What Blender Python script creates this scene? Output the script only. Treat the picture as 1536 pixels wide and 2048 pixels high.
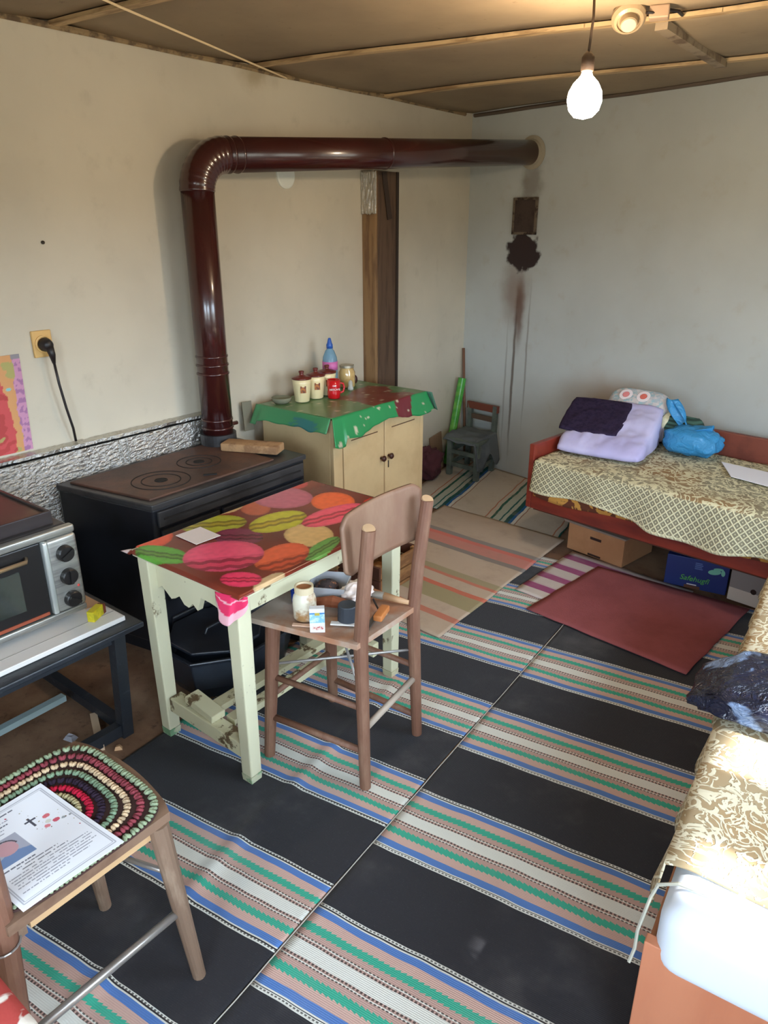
import bpy, bmesh, math, random
from mathutils import Vector, Matrix, noise
for o in list(bpy.data.objects): bpy.data.objects.remove(o)
random.seed(7)
SC = bpy.context.scene
COL = SC.collection
# ---------------------------------------------------------------- camera, world, sun, exposure
cam = bpy.data.cameras.new('camera')
cam.sensor_fit = 'HORIZONTAL'; cam.sensor_width = 36.0
cam.lens = 1450 / 1536 * 36.0
cam.clip_start = 0.02
camo = bpy.data.objects.new('camera', cam); COL.objects.link(camo)
camo.location = (0, 0, 1.5)
camo.rotation_euler = (math.radians(90 - 21.563), 0, math.radians(37.769))
SC.camera = camo
W = bpy.data.worlds.new('sky'); SC.world = W; W.use_nodes = True
bg = W.node_tree.nodes['Background']
nt_ = W.node_tree; tc_ = nt_.nodes.new('ShaderNodeTexCoord'); sx_ = nt_.nodes.new('ShaderNodeSeparateXYZ'); rp_ = nt_.nodes.new('ShaderNodeValToRGB')
nt_.links.new(tc_.outputs['Generated'], sx_.inputs[0]); nt_.links.new(sx_.outputs[2], rp_.inputs[0]); nt_.links.new(rp_.outputs[0], bg.inputs[0])
rp_.color_ramp.elements[0].position = .0; rp_.color_ramp.elements[0].color = (.20, .20, .17, 1)   # ground
rp_.color_ramp.elements[1].position = .04; rp_.color_ramp.elements[1].color = (.74, .88, 1, 1)      # overcast bright sky
bg.inputs[1].default_value = 14.5
sun = bpy.data.lights.new('sun', 'SUN'); sun.energy = 16; sun.angle = math.radians(1.6); sun.color = (1, .97, .9)
suno = bpy.data.objects.new('sun', sun); COL.objects.link(suno)
sd = Vector((-math.cos(math.radians(50)), -0.04, -math.sin(math.radians(50))))
suno.rotation_euler = sd.to_track_quat('-Z', 'Y').to_euler(); suno.location = (3, 1.5, 4)
def portal(y0, y1, z0, z1, front=False):
    l = bpy.data.lights.new('window_portal', 'AREA'); l.shape = 'RECTANGLE'; l.size = y1 - y0; l.size_y = z1 - z0
    l.cycles.is_portal = True
    o = bpy.data.objects.new('window_portal', l); COL.objects.link(o)
    o.location = (0.83, (y0 + y1) / 2, (z0 + z1) / 2)
    o.rotation_euler = Vector((-1, 0, 0)).to_track_quat('-Z', 'Z').to_euler()
    if front: o.location = ((y0 + y1) / 2, -1.31, (z0 + z1) / 2); o.rotation_euler = Vector((0, 1, 0)).to_track_quat('-Z', 'Z').to_euler()
WINS = [(1.06, 1.25, .78, 1.635), (1.42, 2.45, .78, 1.67), (-1.0, .30, .78, 1.74)]
FW = (-.75, .45, .85, 1.80)   # unseen window added behind the camera to light the back wall
for w in WINS: portal(*w)
portal(*FW, front=True)
VS = SC.view_settings
VS.view_transform = 'Standard'; VS.look = 'None'; VS.gamma = 1; VS.use_curve_mapping = False
VS.exposure = 0.55
# ---------------------------------------------------------------- colour and material helpers
def lin(c):
    r = []
    for v in c[:3]:
        v = v / 255.0
        r.append(v / 12.92 if v <= .04045 else ((v + .055) / 1.055) ** 2.4)
    return (r[0], r[1], r[2], 1)
class NT:
    def __init__(s, name):
        s.m = bpy.data.materials.new(name); s.m.use_nodes = True
        s.t = s.m.node_tree; s.n = s.t.nodes; s.l = s.t.links
        s.b = s.n['Principled BSDF']
    def node(s, k, **kw):
        o = s.n.new(k)
        for a, v in kw.items(): setattr(o, a, v)
        return o
    def put(s, sock, v):
        if hasattr(v, 'is_output') or isinstance(v, bpy.types.NodeSocket): s.l.new(v, sock)
        elif isinstance(v, (tuple, list)) and sock.type == 'RGBA' and len(v) == 3: sock.default_value = (*v, 1)
        else: sock.default_value = v
    def math(s, op, a, b=0.0, c=None, clamp=False):
        o = s.node('ShaderNodeMath', operation=op); o.use_clamp = clamp
        s.put(o.inputs[0], a); s.put(o.inputs[1], b)
        if c is not None: s.put(o.inputs[2], c)
        return o.outputs[0]
    def vmath(s, op, a, b):
        o = s.node('ShaderNodeVectorMath', operation=op)
        s.put(o.inputs[0], a); s.put(o.inputs[1], b)
        return o.outputs[1] if op in ('LENGTH', 'DISTANCE') else o.outputs[0]
    def mix(s, f, a, b):
        o = s.node('ShaderNodeMix', data_type='RGBA')
        s.put(o.inputs[0], f); s.put(o.inputs[6], a); s.put(o.inputs[7], b)
        return o.outputs[2]
    def rng(s, v, a, b, c=0.0, d=1.0, smooth=True):
        o = s.node('ShaderNodeMapRange'); o.clamp = True
        if smooth: o.interpolation_type = 'SMOOTHSTEP'
        s.put(o.inputs[0], v); o.inputs[1].default_value = a; o.inputs[2].default_value = b
        o.inputs[3].default_value = c; o.inputs[4].default_value = d
        return o.outputs[0]
    def coord(s, kind='Object', scale=None):
        o = s.node('ShaderNodeTexCoord').outputs[kind]
        if scale: o = s.vmath('MULTIPLY', o, scale)
        return o
    def noise(s, v, scale=10, detail=4, rough=.6, dist=0):
        o = s.node('ShaderNodeTexNoise'); s.put(o.inputs['Vector'], v)
        o.inputs['Scale'].default_value = scale; o.inputs['Detail'].default_value = detail
        o.inputs['Roughness'].default_value = rough; o.inputs['Distortion'].default_value = dist
        return o.outputs[0]
    def xyz(s, v):
        o = s.node('ShaderNodeSeparateXYZ'); s.l.new(v, o.inputs[0]); return o.outputs
    def ramp(s, f, stops, interp='LINEAR'):
        o = s.node('ShaderNodeValToRGB'); r = o.color_ramp; r.interpolation = interp
        while len(r.elements) > 1: r.elements.remove(r.elements[-1])
        r.elements[0].position = stops[0][0]; r.elements[0].color = stops[0][1]
        for p, c in stops[1:]:
            e = r.elements.new(p); e.color = c
        s.put(o.inputs[0], f); return o.outputs[0]
    def bump(s, h, strength=.3, dist=.01):
        o = s.node('ShaderNodeBump'); o.inputs['Strength'].default_value = strength; o.inputs['Distance'].default_value = dist
        s.put(o.inputs['Height'], h); s.l.new(o.outputs[0], s.b.inputs['Normal'])
    def done(s, color=None, rough=None, metal=None, spec=None):
        if color is not None: s.put(s.b.inputs['Base Color'], color)
        if rough is not None: s.put(s.b.inputs['Roughness'], rough)
        if metal is not None: s.put(s.b.inputs['Metallic'], metal)
        if spec is not None: s.b.inputs['Specular IOR Level'].default_value = spec
        return s.m
MATS = {}
def mat(name, c, rough=.6, metal=0, c2=None, scale=12, lo=.45, hi=.62, bump=0, bscale=80, stretch=(1, 1, 1), detail=5, spec=.5, dist=0, coat=0):
    if name in MATS: return MATS[name]
    n = NT(name); v = n.coord('Object', stretch)
    col = lin(c)
    if c2 is not None: col = n.mix(n.rng(n.noise(v, scale, detail, .62, dist), lo, hi), lin(c), lin(c2))
    if bump: n.bump(n.noise(v, bscale, 4, .6), bump, .004)
    if coat: n.b.inputs['Coat Weight'].default_value = coat; n.b.inputs['Coat Roughness'].default_value = .12
    MATS[name] = n.done(col, rough, metal, spec); return MATS[name]
def attr_mat(name, rough=.5, spec=.5, bump=0, bscale=60):
    n = NT(name); a = n.node('ShaderNodeAttribute', attribute_name='Col')
    if bump: n.bump(n.noise(n.coord(), bscale, 3), bump, .004)
    return n.done(a.outputs['Color'], rough, 0, spec)
def clear_mat(name, c, alpha=.35, rough=.08):
    n = NT(name); out = n.n['Material Output']
    tr = n.node('ShaderNodeBsdfTransparent'); tr.inputs[0].default_value = lin(c)
    mx = n.node('ShaderNodeMixShader'); mx.inputs[0].default_value = alpha
    n.b.inputs['Base Color'].default_value = lin(c); n.b.inputs['Roughness'].default_value = rough
    n.l.new(tr.outputs[0], mx.inputs[1]); n.l.new(n.b.outputs[0], mx.inputs[2]); n.l.new(mx.outputs[0], out.inputs[0])
    return n.m
# ---------------------------------------------------------------- geometry helpers
WM = {}
class MB:
    """collects shapes in world space (through the transform T)"""
    def __init__(s, T=None): s.v = []; s.f = []; s.T = T or Matrix.Identity(4); s.c = None; s.uv = None
    def add(s, vs, fs):
        k = len(s.v); s.v += [s.T @ Vector(v) for v in vs]; s.f += [tuple(i + k for i in f) for f in fs]; return s
    def box(s, x0, x1, y0, y1, z0, z1):
        return s.add([(x0, y0, z0), (x1, y0, z0), (x1, y1, z0), (x0, y1, z0), (x0, y0, z1), (x1, y0, z1), (x1, y1, z1), (x0, y1, z1)],
                     [(0, 3, 2, 1), (4, 5, 6, 7), (0, 1, 5, 4), (1, 2, 6, 5), (2, 3, 7, 6), (3, 0, 4, 7)])
    def prism(s, poly, z0, z1):
        n = len(poly); vs = [(x, y, z0) for x, y in poly] + [(x, y, z1) for x, y in poly]
        return s.add(vs, [tuple(range(n))[::-1], tuple(range(n, 2 * n))] + [(i, (i + 1) % n, n + (i + 1) % n, n + i) for i in range(n)])
    def hexa(s, b, t):
        return s.add(list(b) + list(t), [(0, 3, 2, 1), (4, 5, 6, 7), (0, 1, 5, 4), (1, 2, 6, 5), (2, 3, 7, 6), (3, 0, 4, 7)])
    def tube(s, pts, r, seg=12, cap=True):
        pts = [Vector(p) for p in pts]; rs = r if isinstance(r, (list, tuple)) else [r] * len(pts)
        vs = []; fs = []; up = None
        for i, p in enumerate(pts):
            d = (pts[min(i + 1, len(pts) - 1)] - pts[max(i - 1, 0)]).normalized()
            if up is None: up = d.orthogonal().normalized()
            up = (up - d * up.dot(d)).normalized(); sd_ = d.cross(up)
            for k in range(seg):
                a = 2 * math.pi * k / seg; vs.append(p + (up * math.cos(a) + sd_ * math.sin(a)) * rs[i])
        for i in range(len(pts) - 1):
            for k in range(seg):
                a = i * seg + k; b = i * seg + (k + 1) % seg; fs.append((a, b, b + seg, a + seg))
        if cap: fs.append(tuple(range(seg))[::-1]); fs.append(tuple(range((len(pts) - 1) * seg, len(pts) * seg)))
        return s.add(vs, fs)
    def bar(s, a, b, w, h, up=(0, 0, 1)):
        a = Vector(a); b = Vector(b); d = (b - a).normalized(); u = Vector(up); u = (u - d * u.dot(d)).normalized(); r = d.cross(u)
        q = lambda p, i, j: p + r * (i * w / 2) + u * (j * h / 2)
        return s.hexa([q(a, -1, -1), q(a, 1, -1), q(b, 1, -1), q(b, -1, -1)], [q(a, -1, 1), q(a, 1, 1), q(b, 1, 1), q(b, -1, 1)])
    def lathe(s, prof, c=(0, 0, 0), seg=24, axis=(0, 0, 1)):
        q = Vector((0, 0, 1)).rotation_difference(Vector(axis)).to_matrix(); c = Vector(c); vs = []; fs = []
        for r, z in prof:
            for k in range(seg):
                a = 2 * math.pi * k / seg; vs.append(c + q @ Vector((r * math.cos(a), r * math.sin(a), z)))
        n = len(prof)
        for i in range(n - 1):
            for k in range(seg):
                a = i * seg + k; b = i * seg + (k + 1) % seg; fs.append((a, b, b + seg, a + seg))
        if prof[0][0] > 1e-4: fs.append(tuple(range(seg))[::-1])
        if prof[-1][0] > 1e-4: fs.append(tuple(range((n - 1) * seg, n * seg)))
        return s.add(vs, fs)
    def ell(s, c, r, nu=8, nv=5, rot=None):
        c = Vector(c); vs = []; fs = []; R = rot or Matrix.Identity(3)
        for j in range(nv + 1):
            ph = math.pi * j / nv
            for i in range(nu):
                a = 2 * math.pi * i / nu
                vs.append(c + R @ Vector((r[0] * math.sin(ph) * math.cos(a), r[1] * math.sin(ph) * math.sin(a), -r[2] * math.cos(ph))))
        for j in range(nv):
            for i in range(nu): fs.append((j * nu + i, j * nu + (i + 1) % nu, (j + 1) * nu + (i + 1) % nu, (j + 1) * nu + i))
        return s.add(vs, fs)
    def sheet(s, fn, nu, nv, thick=.004, color=None, uvfn=None):
        """closed sheet: top from fn(u, v), underside shifted down by thick"""
        top = [Vector(fn(i / nu, j / nv)) for j in range(nv + 1) for i in range(nu + 1)]
        nn = len(top); w = nu + 1; fs = []
        nor = []
        for j in range(nv + 1):
            for i in range(nu + 1):
                du = top[j * w + min(i + 1, nu)] - top[j * w + max(i - 1, 0)]; dv = top[min(j + 1, nv) * w + i] - top[max(j - 1, 0) * w + i]
                m = du.cross(dv); nor.append(m.normalized() if m.length > 1e-9 else Vector((0, 0, 1)))
        vs = top + [p - m * thick for p, m in zip(top, nor)]
        for j in range(nv):
            for i in range(nu):
                a = j * w + i; q = (a, a + 1, a + w + 1, a + w); fs.append(q); fs.append(tuple(k + nn for k in q[::-1]))
        rim = [i for i in range(w)] + [j * w + nu for j in range(1, nv + 1)] + [nv * w + i for i in range(nu - 1, -1, -1)] + [j * w for j in range(nv - 1, 0, -1)]
        for a, b in zip(rim, rim[1:] + rim[:1]): fs.append((b, a, a + nn, b + nn))
        k0 = len(s.v); s.add(vs, fs)
        if color:
            cs = [color(i / nu, j / nv) for j in range(nv + 1) for i in range(nu + 1)]
            if s.c is None: s.c = {}
            for k, cc in enumerate(cs): s.c[k0 + k] = cc; s.c[k0 + nn + k] = cc
        if uvfn:
            us = [uvfn(i / nu, j / nv) for j in range(nv + 1) for i in range(nu + 1)]
            if s.uv is None: s.uv = {}
            for k, cc in enumerate(us): s.uv[k0 + k] = cc; s.uv[k0 + nn + k] = cc
        return s
    def build(s, name, m, parent=None, smooth=False, bevel=0, seg=2, origin=None, subsurf=0):
        if parent is not None: I = WM[parent.name].inverted(); loc = Vector((0, 0, 0))
        else:
            if origin is None:
                xs = [v.x for v in s.v]; ys = [v.y for v in s.v]
                origin = ((min(xs) + max(xs)) / 2, (min(ys) + max(ys)) / 2, min(v.z for v in s.v))
            loc = Vector(origin); I = Matrix.Translation(-loc)
        me = bpy.data.meshes.new(name); me.from_pydata([I @ v for v in s.v], [], s.f); me.update()
        if s.c:
            ca = me.color_attributes.new('Col', 'FLOAT_COLOR', 'POINT')
            for k in range(len(s.v)): ca.data[k].color = s.c.get(k, (.5, .5, .5, 1))
        if s.uv:
            uvl = me.uv_layers.new(name='UVMap')
            for lp in me.loops: uvl.data[lp.index].uv = s.uv.get(lp.vertex_index, (0, 0))
        bm = bmesh.new(); bm.from_mesh(me); bmesh.ops.recalc_face_normals(bm, faces=bm.faces[:]); bm.to_mesh(me); bm.free()
        if smooth:
            for p in me.polygons: p.use_smooth = True
        o = bpy.data.objects.new(name, me); COL.objects.link(o); o.location = loc
        if m: me.materials.append(m)
        if bevel:
            b = o.modifiers.new('bevel', 'BEVEL'); b.width = bevel; b.segments = seg; b.limit_method = 'ANGLE'; b.angle_limit = math.radians(35); b.harden_normals = False
            for p in me.polygons: p.use_smooth = seg > 2
        if subsurf:
            q = o.modifiers.new('subsurf', 'SUBSURF'); q.levels = subsurf; q.render_levels = subsurf
        if parent is not None: o.parent = parent; WM[o.name] = WM[parent.name]
        else: WM[o.name] = Matrix.Translation(loc)
        return o
def tag(o, label, cat, group=None):
    o['label'] = label; o['category'] = cat
    if group: o['group'] = group
    return o
def thing(name, label, cat, loc, group=None):
    o = bpy.data.objects.new(name, None); COL.objects.link(o); o.location = loc; o.empty_display_size = .05
    WM[o.name] = Matrix.Translation(Vector(loc)); return tag(o, label, cat, group)
def struct(o): o['kind'] = 'structure'; return o
def TR(x, y, z, rz=0): return Matrix.Translation((x, y, z)) @ Matrix.Rotation(rz, 4, 'Z')
def ns(x, y=0, z=0, s=1): return noise.noise(Vector((x * s, y * s, z * s)))
def text_part(txt, size, m, parent, T, name='lettering', depth=.0006, shear=0):
    cu = bpy.data.curves.new(name, 'FONT'); cu.body = txt; cu.size = size; cu.extrude = depth; cu.align_x = 'CENTER'; cu.align_y = 'CENTER'; cu.shear = shear
    ob = bpy.data.objects.new('tmp', cu); me = bpy.data.meshes.new_from_object(ob); bpy.data.objects.remove(ob)
    me.transform(WM[parent.name].inverted() @ T); me.materials.clear(); me.materials.append(m)
    o = bpy.data.objects.new(name, me); COL.objects.link(o); o.parent = parent; WM[o.name] = WM[parent.name]; return o
def frame(c, right, up):
    r = Vector(right).normalized(); u = Vector(up).normalized(); n = r.cross(u)
    return Matrix(((r.x, u.x, n.x, c[0]), (r.y, u.y, n.y, c[1]), (r.z, u.z, n.z, c[2]), (0, 0, 0, 1)))
# ---------------------------------------------------------------- room
XL, YB, HC, XR, YF = -2.55, 4.145, 2.11, .72, -1.2
BA = math.radians(-11.5)
def yback(x): return YB + math.tan(BA) * (x - XL)
# floor
n = NT('bare_floor'); v = n.coord()
col = n.mix(n.rng(n.noise(v, 3.5, 6, .65), .35, .7), lin((120, 88, 66)), lin((150, 122, 96)))
col = n.mix(n.rng(n.noise(v, 22, 5, .7), .55, .75), col, lin((84, 58, 44)))
n.bump(n.noise(v, 60, 4), .25, .004); floor_m = n.done(col, .7)
struct(MB().prism([(XL - .1, YF), (XR, YF), (XR, yback(XR) + .1), (XL - .1, YB + .1)], -.08, 0).build('floor', floor_m, origin=(0, 0, 0)))
# walls
def wall_base(n, v, A=(205, 195, 174), B=(190, 181, 162)):
    c = n.mix(n.rng(n.noise(v, 1.6, 4, .55), .3, .75), lin(A), lin(B))
    c = n.mix(n.rng(n.noise(v, 9, 5, .6), .55, .8, 0, .35), c, lin((168, 158, 138)))
    n.bump(n.noise(v, 26, 4, .55), .12, .006)
    return c
def emask(n, v, c, r, dist=0, ds=9, a=.6, b=1.05):
    if dist:
        nz = n.node('ShaderNodeTexNoise'); n.put(nz.inputs['Vector'], v); nz.inputs['Scale'].default_value = ds; nz.inputs['Detail'].default_value = 4
        v = n.vmath('ADD', v, n.vmath('MULTIPLY', n.vmath('SUBTRACT', nz.outputs['Color'], (.5, .5, .5)), (dist, dist, dist)))
    q = n.vmath('DIVIDE', n.vmath('SUBTRACT', v, c), r)
    return n.rng(n.vmath('LENGTH', q, (0, 0, 0)), b, a)
n = NT('limewashed_wall'); v = n.coord(); c = wall_base(n, v)
c = n.mix(n.math('MULTIPLY', emask(n, v, (XL, 2.42, 2.10), (.3, .12, .10), .14, 11, .2), .6), c, lin((150, 132, 98)))
wl_m = n.done(c, .85)
n = NT('limewashed_wall_with_soot'); v = n.coord(); c = wall_base(n, v, (190, 194, 190), (178, 181, 176))
ys = yback(-2.1)
# rusty drip halo under the flue door, thin drips and the soot blot
c = n.mix(n.math('MULTIPLY', emask(n, v, (-2.16, ys, 1.13), (.13, .5, .24), .10, 8, .2, 1.1), .6), c, lin((120, 84, 62)))
c = n.mix(n.math('MULTIPLY', emask(n, v, (-2.11, ys, 1.02), (.05, .5, .30), .05, 10, .2, 1.0), .75), c, lin((98, 62, 44)))
c = n.mix(n.math('MULTIPLY', emask(n, v, (-2.135, ys, .62), (.014, .5, .62), .018, 6, .3, 1.0), .8), c, lin((84, 66, 54)))
c = n.mix(n.math('MULTIPLY', emask(n, v, (-2.04, ys, .75), (.010, .5, .55), .018, 6, .3, 1.0), .5), c, lin((104, 86, 72)))
c = n.mix(n.math('MULTIPLY', emask(n, v, (-2.19, ys, .55), (.010, .5, .5), .018, 6, .3, 1.0), .4), c, lin((104, 86, 72)))
c = n.mix(n.math('MULTIPLY', emask(n, v, (-2.09, ys, 1.72), (.10, .5, .16), .12, 14, .2, 1.1), .55), c, lin((96, 80, 66)))
c = n.mix(emask(n, v, (-2.115, ys, 1.36), (.130, .5, .120), .12, 15, .80, 1.0), c, lin((50, 36, 34)))
c = n.mix(n.math('MULTIPLY', emask(n, v, (-1.45, ys, .58), (.36, .6, .24), .2, 4, .1, 1.1), .55), c, lin((150, 112, 74)))
wb_m = n.done(c, .85)
struct(MB().box(XL - .12, XL, YF, YB + .2, 0, HC + .05).build('wall_left', wl_m, origin=(0, 0, 0)))
struct(MB().prism([(XL - .12, yback(XL - .12)), (XR + .12, yback(XR + .12)), (XR + .12, yback(XR + .12) + .14), (XL - .12, yback(XL - .12) + .14)], 0, HC + .05).build('wall_back', wb_m, origin=(0, 0, 0)))
mb = MB(); mb.box(XL - .12, FW[0], YF - .12, YF, 0, HC + .05).box(FW[1], XR + .12, YF - .12, YF, 0, HC + .05).box(FW[0], FW[1], YF - .12, YF, 0, FW[2]).box(FW[0], FW[1], YF - .12, YF, FW[3], HC + .05)
struct(mb.build('wall_front', wl_m, origin=(0, 0, 0)))
mb = MB(); yr1 = yback(XR) + .1
edges = sorted([(a, b, z0, z1) for a, b, z0, z1 in WINS]); y = YF - .12
for a, b, z0, z1 in edges:
    mb.box(XR, XR + .12, y, a, 0, HC + .05); mb.box(XR, XR + .12, a, b, 0, z0); mb.box(XR, XR + .12, a, b, z1, HC + .05); y = b
mb.box(XR, XR + .12, y, yr1, 0, HC + .05)
struct(mb.build('wall_right', wl_m, origin=(0, 0, 0)))
pane_m = clear_mat('window_glass', (250, 252, 255), .06, .03); wfr_m = mat('window_paint', (220, 215, 200), .5)
for k, (a, b, z0, z1) in enumerate(WINS):
    f = MB(); x0, x1 = XR + .03, XR + .07
    f.box(x0, x1, a, a + .03, z0, z1).box(x0, x1, b - .03, b, z0, z1).box(x0, x1, a + .03, b - .03, z0, z0 + .03).box(x0, x1, a + .03, b - .03, z1 - .03, z1)
    w = struct(f.build('window_%d' % (k + 1), wfr_m))
    MB().box(XR + .048, XR + .052, a + .03, b - .03, z0 + .03, z1 - .03).build('pane', pane_m, w)
a, b, z0, z1 = FW; y0, y1 = YF - .07, YF - .03
f = MB().box(a, a + .03, y0, y1, z0, z1).box(b - .03, b, y0, y1, z0, z1).box(a + .03, b - .03, y0, y1, z0, z0 + .03).box(a + .03, b - .03, y0, y1, z1 - .03, z1)
w = struct(f.build('window_4', wfr_m))
MB().box(a + .03, b - .03, YF - .052, YF - .048, z0 + .03, z1 - .03).build('pane', pane_m, w)
# ceiling: fibreboard panels, battens and the edge trim
n = NT('ceiling_board'); v = n.coord()
c = n.mix(n.rng(n.noise(v, 1.4, 5, .6), .3, .75), lin((156, 136, 108)), lin((130, 112, 90)))
c = n.mix(n.rng(n.noise(v, 30, 4, .7), .62, .75, 0, .5), c, lin((88, 66, 48)))
n.bump(n.noise(v, 3, 2), .2, .02); ceil_m = n.done(c, .7)
bat_m = mat('ceiling_batten', (196, 166, 122), .6, c2=(150, 120, 84), scale=8, stretch=(.4, 4, 4))
ceil_o = struct(MB().prism([(XL - .12, YF - .12), (XR + .12, YF - .12), (XR + .12, yback(XR) + .2), (XL - .12, YB + .3)], HC + .03, HC + .1).build('ceiling', ceil_m, origin=(0, 0, 0)))
BAT = [lambda x: .70 + .03 * (x + 2.5), lambda x: 1.53 + .06 * (x + 2.5), lambda x: 2.40 + .150 * (x + 2.5), lambda x: 3.29 + .075 * (x + 2.5)]
def sag(x, y): return .010 * ns(x * 1.3 + 5, y * 1.1) + .006 * math.sin(x * 2.6 + 1)
LN = [lambda x: YF - .05] + BAT + [lambda x: yback(x) + .02]
for k in range(len(LN) - 1):
    f0, f1 = LN[k], LN[k + 1]
    def fn(u, v, f0=f0, f1=f1):
        x = XL - .02 + u * (XR - XL + .1); y = f0(x) + v * (f1(x) - f0(x))
        return (x, y, HC + sag(x, y) - .018 * math.sin(math.pi * v) + .004)
    MB().sheet(fn, 24, 8, -.012).build('panel', ceil_m, ceil_o, smooth=True)
for f in BAT:
    pts = []
    for i in range(25):
        x = XL + .005 + (XR - XL) * i / 24; pts.append(Vector((x, f(x), HC + sag(x, f(x)) - .006)))
    m_ = MB()
    for a, b in zip(pts, pts[1:]): m_.bar(a, b + (b - a) * .02, .036, .012)
    m_.build('batten', bat_m, ceil_o)
MB().bar((-.955, 2.66, HC - .024), (-.965, 3.40, HC - .024), .04, .024).build('batten', mat('dull_batten', (150, 132, 108), .6, c2=(104, 84, 64)), ceil_o)
tr_m = mat('ceiling_edge_cord', (150, 126, 92), .7, c2=(96, 78, 58), scale=20)
struct(MB().tube([(XL + .008, YF + i * .25 if YF + i * .25 < YB else YB, HC - .008 + .008 * ns(i * .7, 3)) for i in range(22)], .011, 6).build('trim_1', tr_m))
struct(MB().tube([(XL + .02 + i * .2, yback(XL + .02 + i * .2) - .008, HC - .01 + .006 * ns(i * .7, 9)) for i in range(17)], .010, 6).build('trim_2', mat('dark_edge_cord', (96, 82, 70), .7)))
# ---------------------------------------------------------------- rugs
def uvn(n): return n.node('ShaderNodeUVMap', uv_map='UVMap').outputs[0]
def kilim_mat(name, period, y0, dark, cols, SHARE=.5):
    """dark ground with symmetric bands: dashed edge, blue, pink, toothed green, pink, dashed lines, white"""
    white, blue, pink, green, black = cols
    n = NT(name); uv = uvn(n); X, Y, _ = n.xyz(uv)
    wob = n.math('MULTIPLY', n.math('SUBTRACT', n.noise(uv, 5, 2), .5), .014)
    Yw = n.math('ADD', Y, wob)
    t = n.math('FRACT', n.math('DIVIDE', n.math('SUBTRACT', Yw, y0), period))
    B = SHARE  # share of the period taken by the band
    seq = [(0, 'w'), (.03, 'k'), (.042, 'w'), (.058, 'b'), (.135, 'p'), (.245, 'p'), (.31, 'q'), (.385, 'w'), (.40, 'q'), (.43, 'w'),
           (.57, 'q'), (.60, 'w'), (.615, 'q'), (.69, 'p'), (.755, 'p'), (.865, 'b'), (.942, 'w'), (.958, 'k'), (.97, 'w')]
    pal = {'w': lin(white), 'b': lin(blue), 'p': lin(pink), 'q': lin([int(a * .93) for a in pink]), 'k': lin(black)}
    c = n.ramp(t, [(p * B, pal[k]) for p, k in seq] + [(B, lin(dark))], 'CONSTANT')
    saw = n.math('MULTIPLY', n.math('FRACT', n.math('MULTIPLY', X, 72)), .011)
    t2 = n.math('ADD', t, saw); t3 = n.math('SUBTRACT', t, saw)
    K, Wh = (0, 0, 0, 1), (1, 1, 1, 1)
    g1 = n.ramp(t2, [(0, K), (.245 * B, Wh), (.325 * B, K)], 'CONSTANT')
    g2 = n.ramp(t3, [(0, K), (.675 * B, Wh), (.755 * B, K)], 'CONSTANT')
    c = n.mix(g1, c, lin(green)); c = n.mix(g2, c, lin(green))
    dash = n.math('GREATER_THAN', n.math('FRACT', n.math('MULTIPLY', X, 105)), .42)
    dm = n.ramp(t, [(0, K), (.008 * B, Wh), (.026 * B, K), (.38 * B, Wh), (.395 * B, K), (.41 * B, Wh), (.43 * B, K), (.57 * B, Wh), (.59 * B, K), (.605 * B, Wh), (.62 * B, K), (.974 * B, Wh), (.992 * B, K)], 'CONSTANT')
    c = n.mix(n.math('MULTIPLY', dm, n.math('MULTIPLY', dash, .85)), c, lin(black))
    # woven lint and dust
    c = n.mix(n.rng(n.noise(n.vmath('MULTIPLY', uv, (14, 60, 1)), 9, 4, .7), .60, .78, 0, .16), c, lin((205, 205, 205)))
    c = n.mix(n.rng(n.noise(uv, 3, 5, .6), .5, .75, 0, .12), c, lin((170, 165, 160)))
    w1 = n.math('SINE', n.math('MULTIPLY', Y, 1500)); w2 = n.noise(n.vmath('MULTIPLY', uv, (120, 300, 1)), 2, 2)
    n.bump(n.math('ADD', n.math('MULTIPLY', w1, .3), w2), .35, .003)
    n.b.inputs['Sheen Weight'].default_value = .12; n.b.inputs['Sheen Roughness'].default_value = .5
    return n.done(c, .95, spec=.2)
KC = [(214, 214, 206), (84, 122, 184), (198, 164, 152), (62, 166, 140), (46, 40, 40)]
DK = (44, 43, 47)
TS = math.tan(math.radians(4.3))
def rug(name, poly, zt, m, label, uvscale=None, wav=.0015, skew=TS, nu=40, nv=90, cat='rug', edge=.004, thick=.004, crease=None):
    """poly: bl, br, tr, tl in world XY; UV in metres (u across, v along)"""
    bl, br, tr, tl = [Vector((*p, 0)) for p in poly]
    du = (br - bl).length; dv = (tl - bl).length
    def fn(u, v):
        e = edge * ns(v * 9 + 3, u * 7, zt * 40)
        p = (bl.lerp(br, u)).lerp(tl.lerp(tr, u), v)
        p = p + (br - bl).normalized() * (e if u in (0, 1) else 0) + (tl - bl).normalized() * (edge * ns(u * 8, v * 5 + 7, 2) if v in (0, 1) else 0)
        z = zt + wav * (1 + ns(p.x * 6, p.y * 6, zt * 50))
        if crease: z += crease(p)
        return (p.x, p.y, z)
    o = MB().sheet(fn, nu, nv, thick, uvfn=lambda u, v: (u * du, v * dv - skew * u * du)).build(name, m, smooth=True)
    return tag(o, label, cat)
def xs(y): return -.871 - (y - .567) * .0633
k_l = kilim_mat('kilim_left', .4345, 0, DK, KC); k_r = kilim_mat('kilim_right', .4545, 0, DK, KC, .53)
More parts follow.
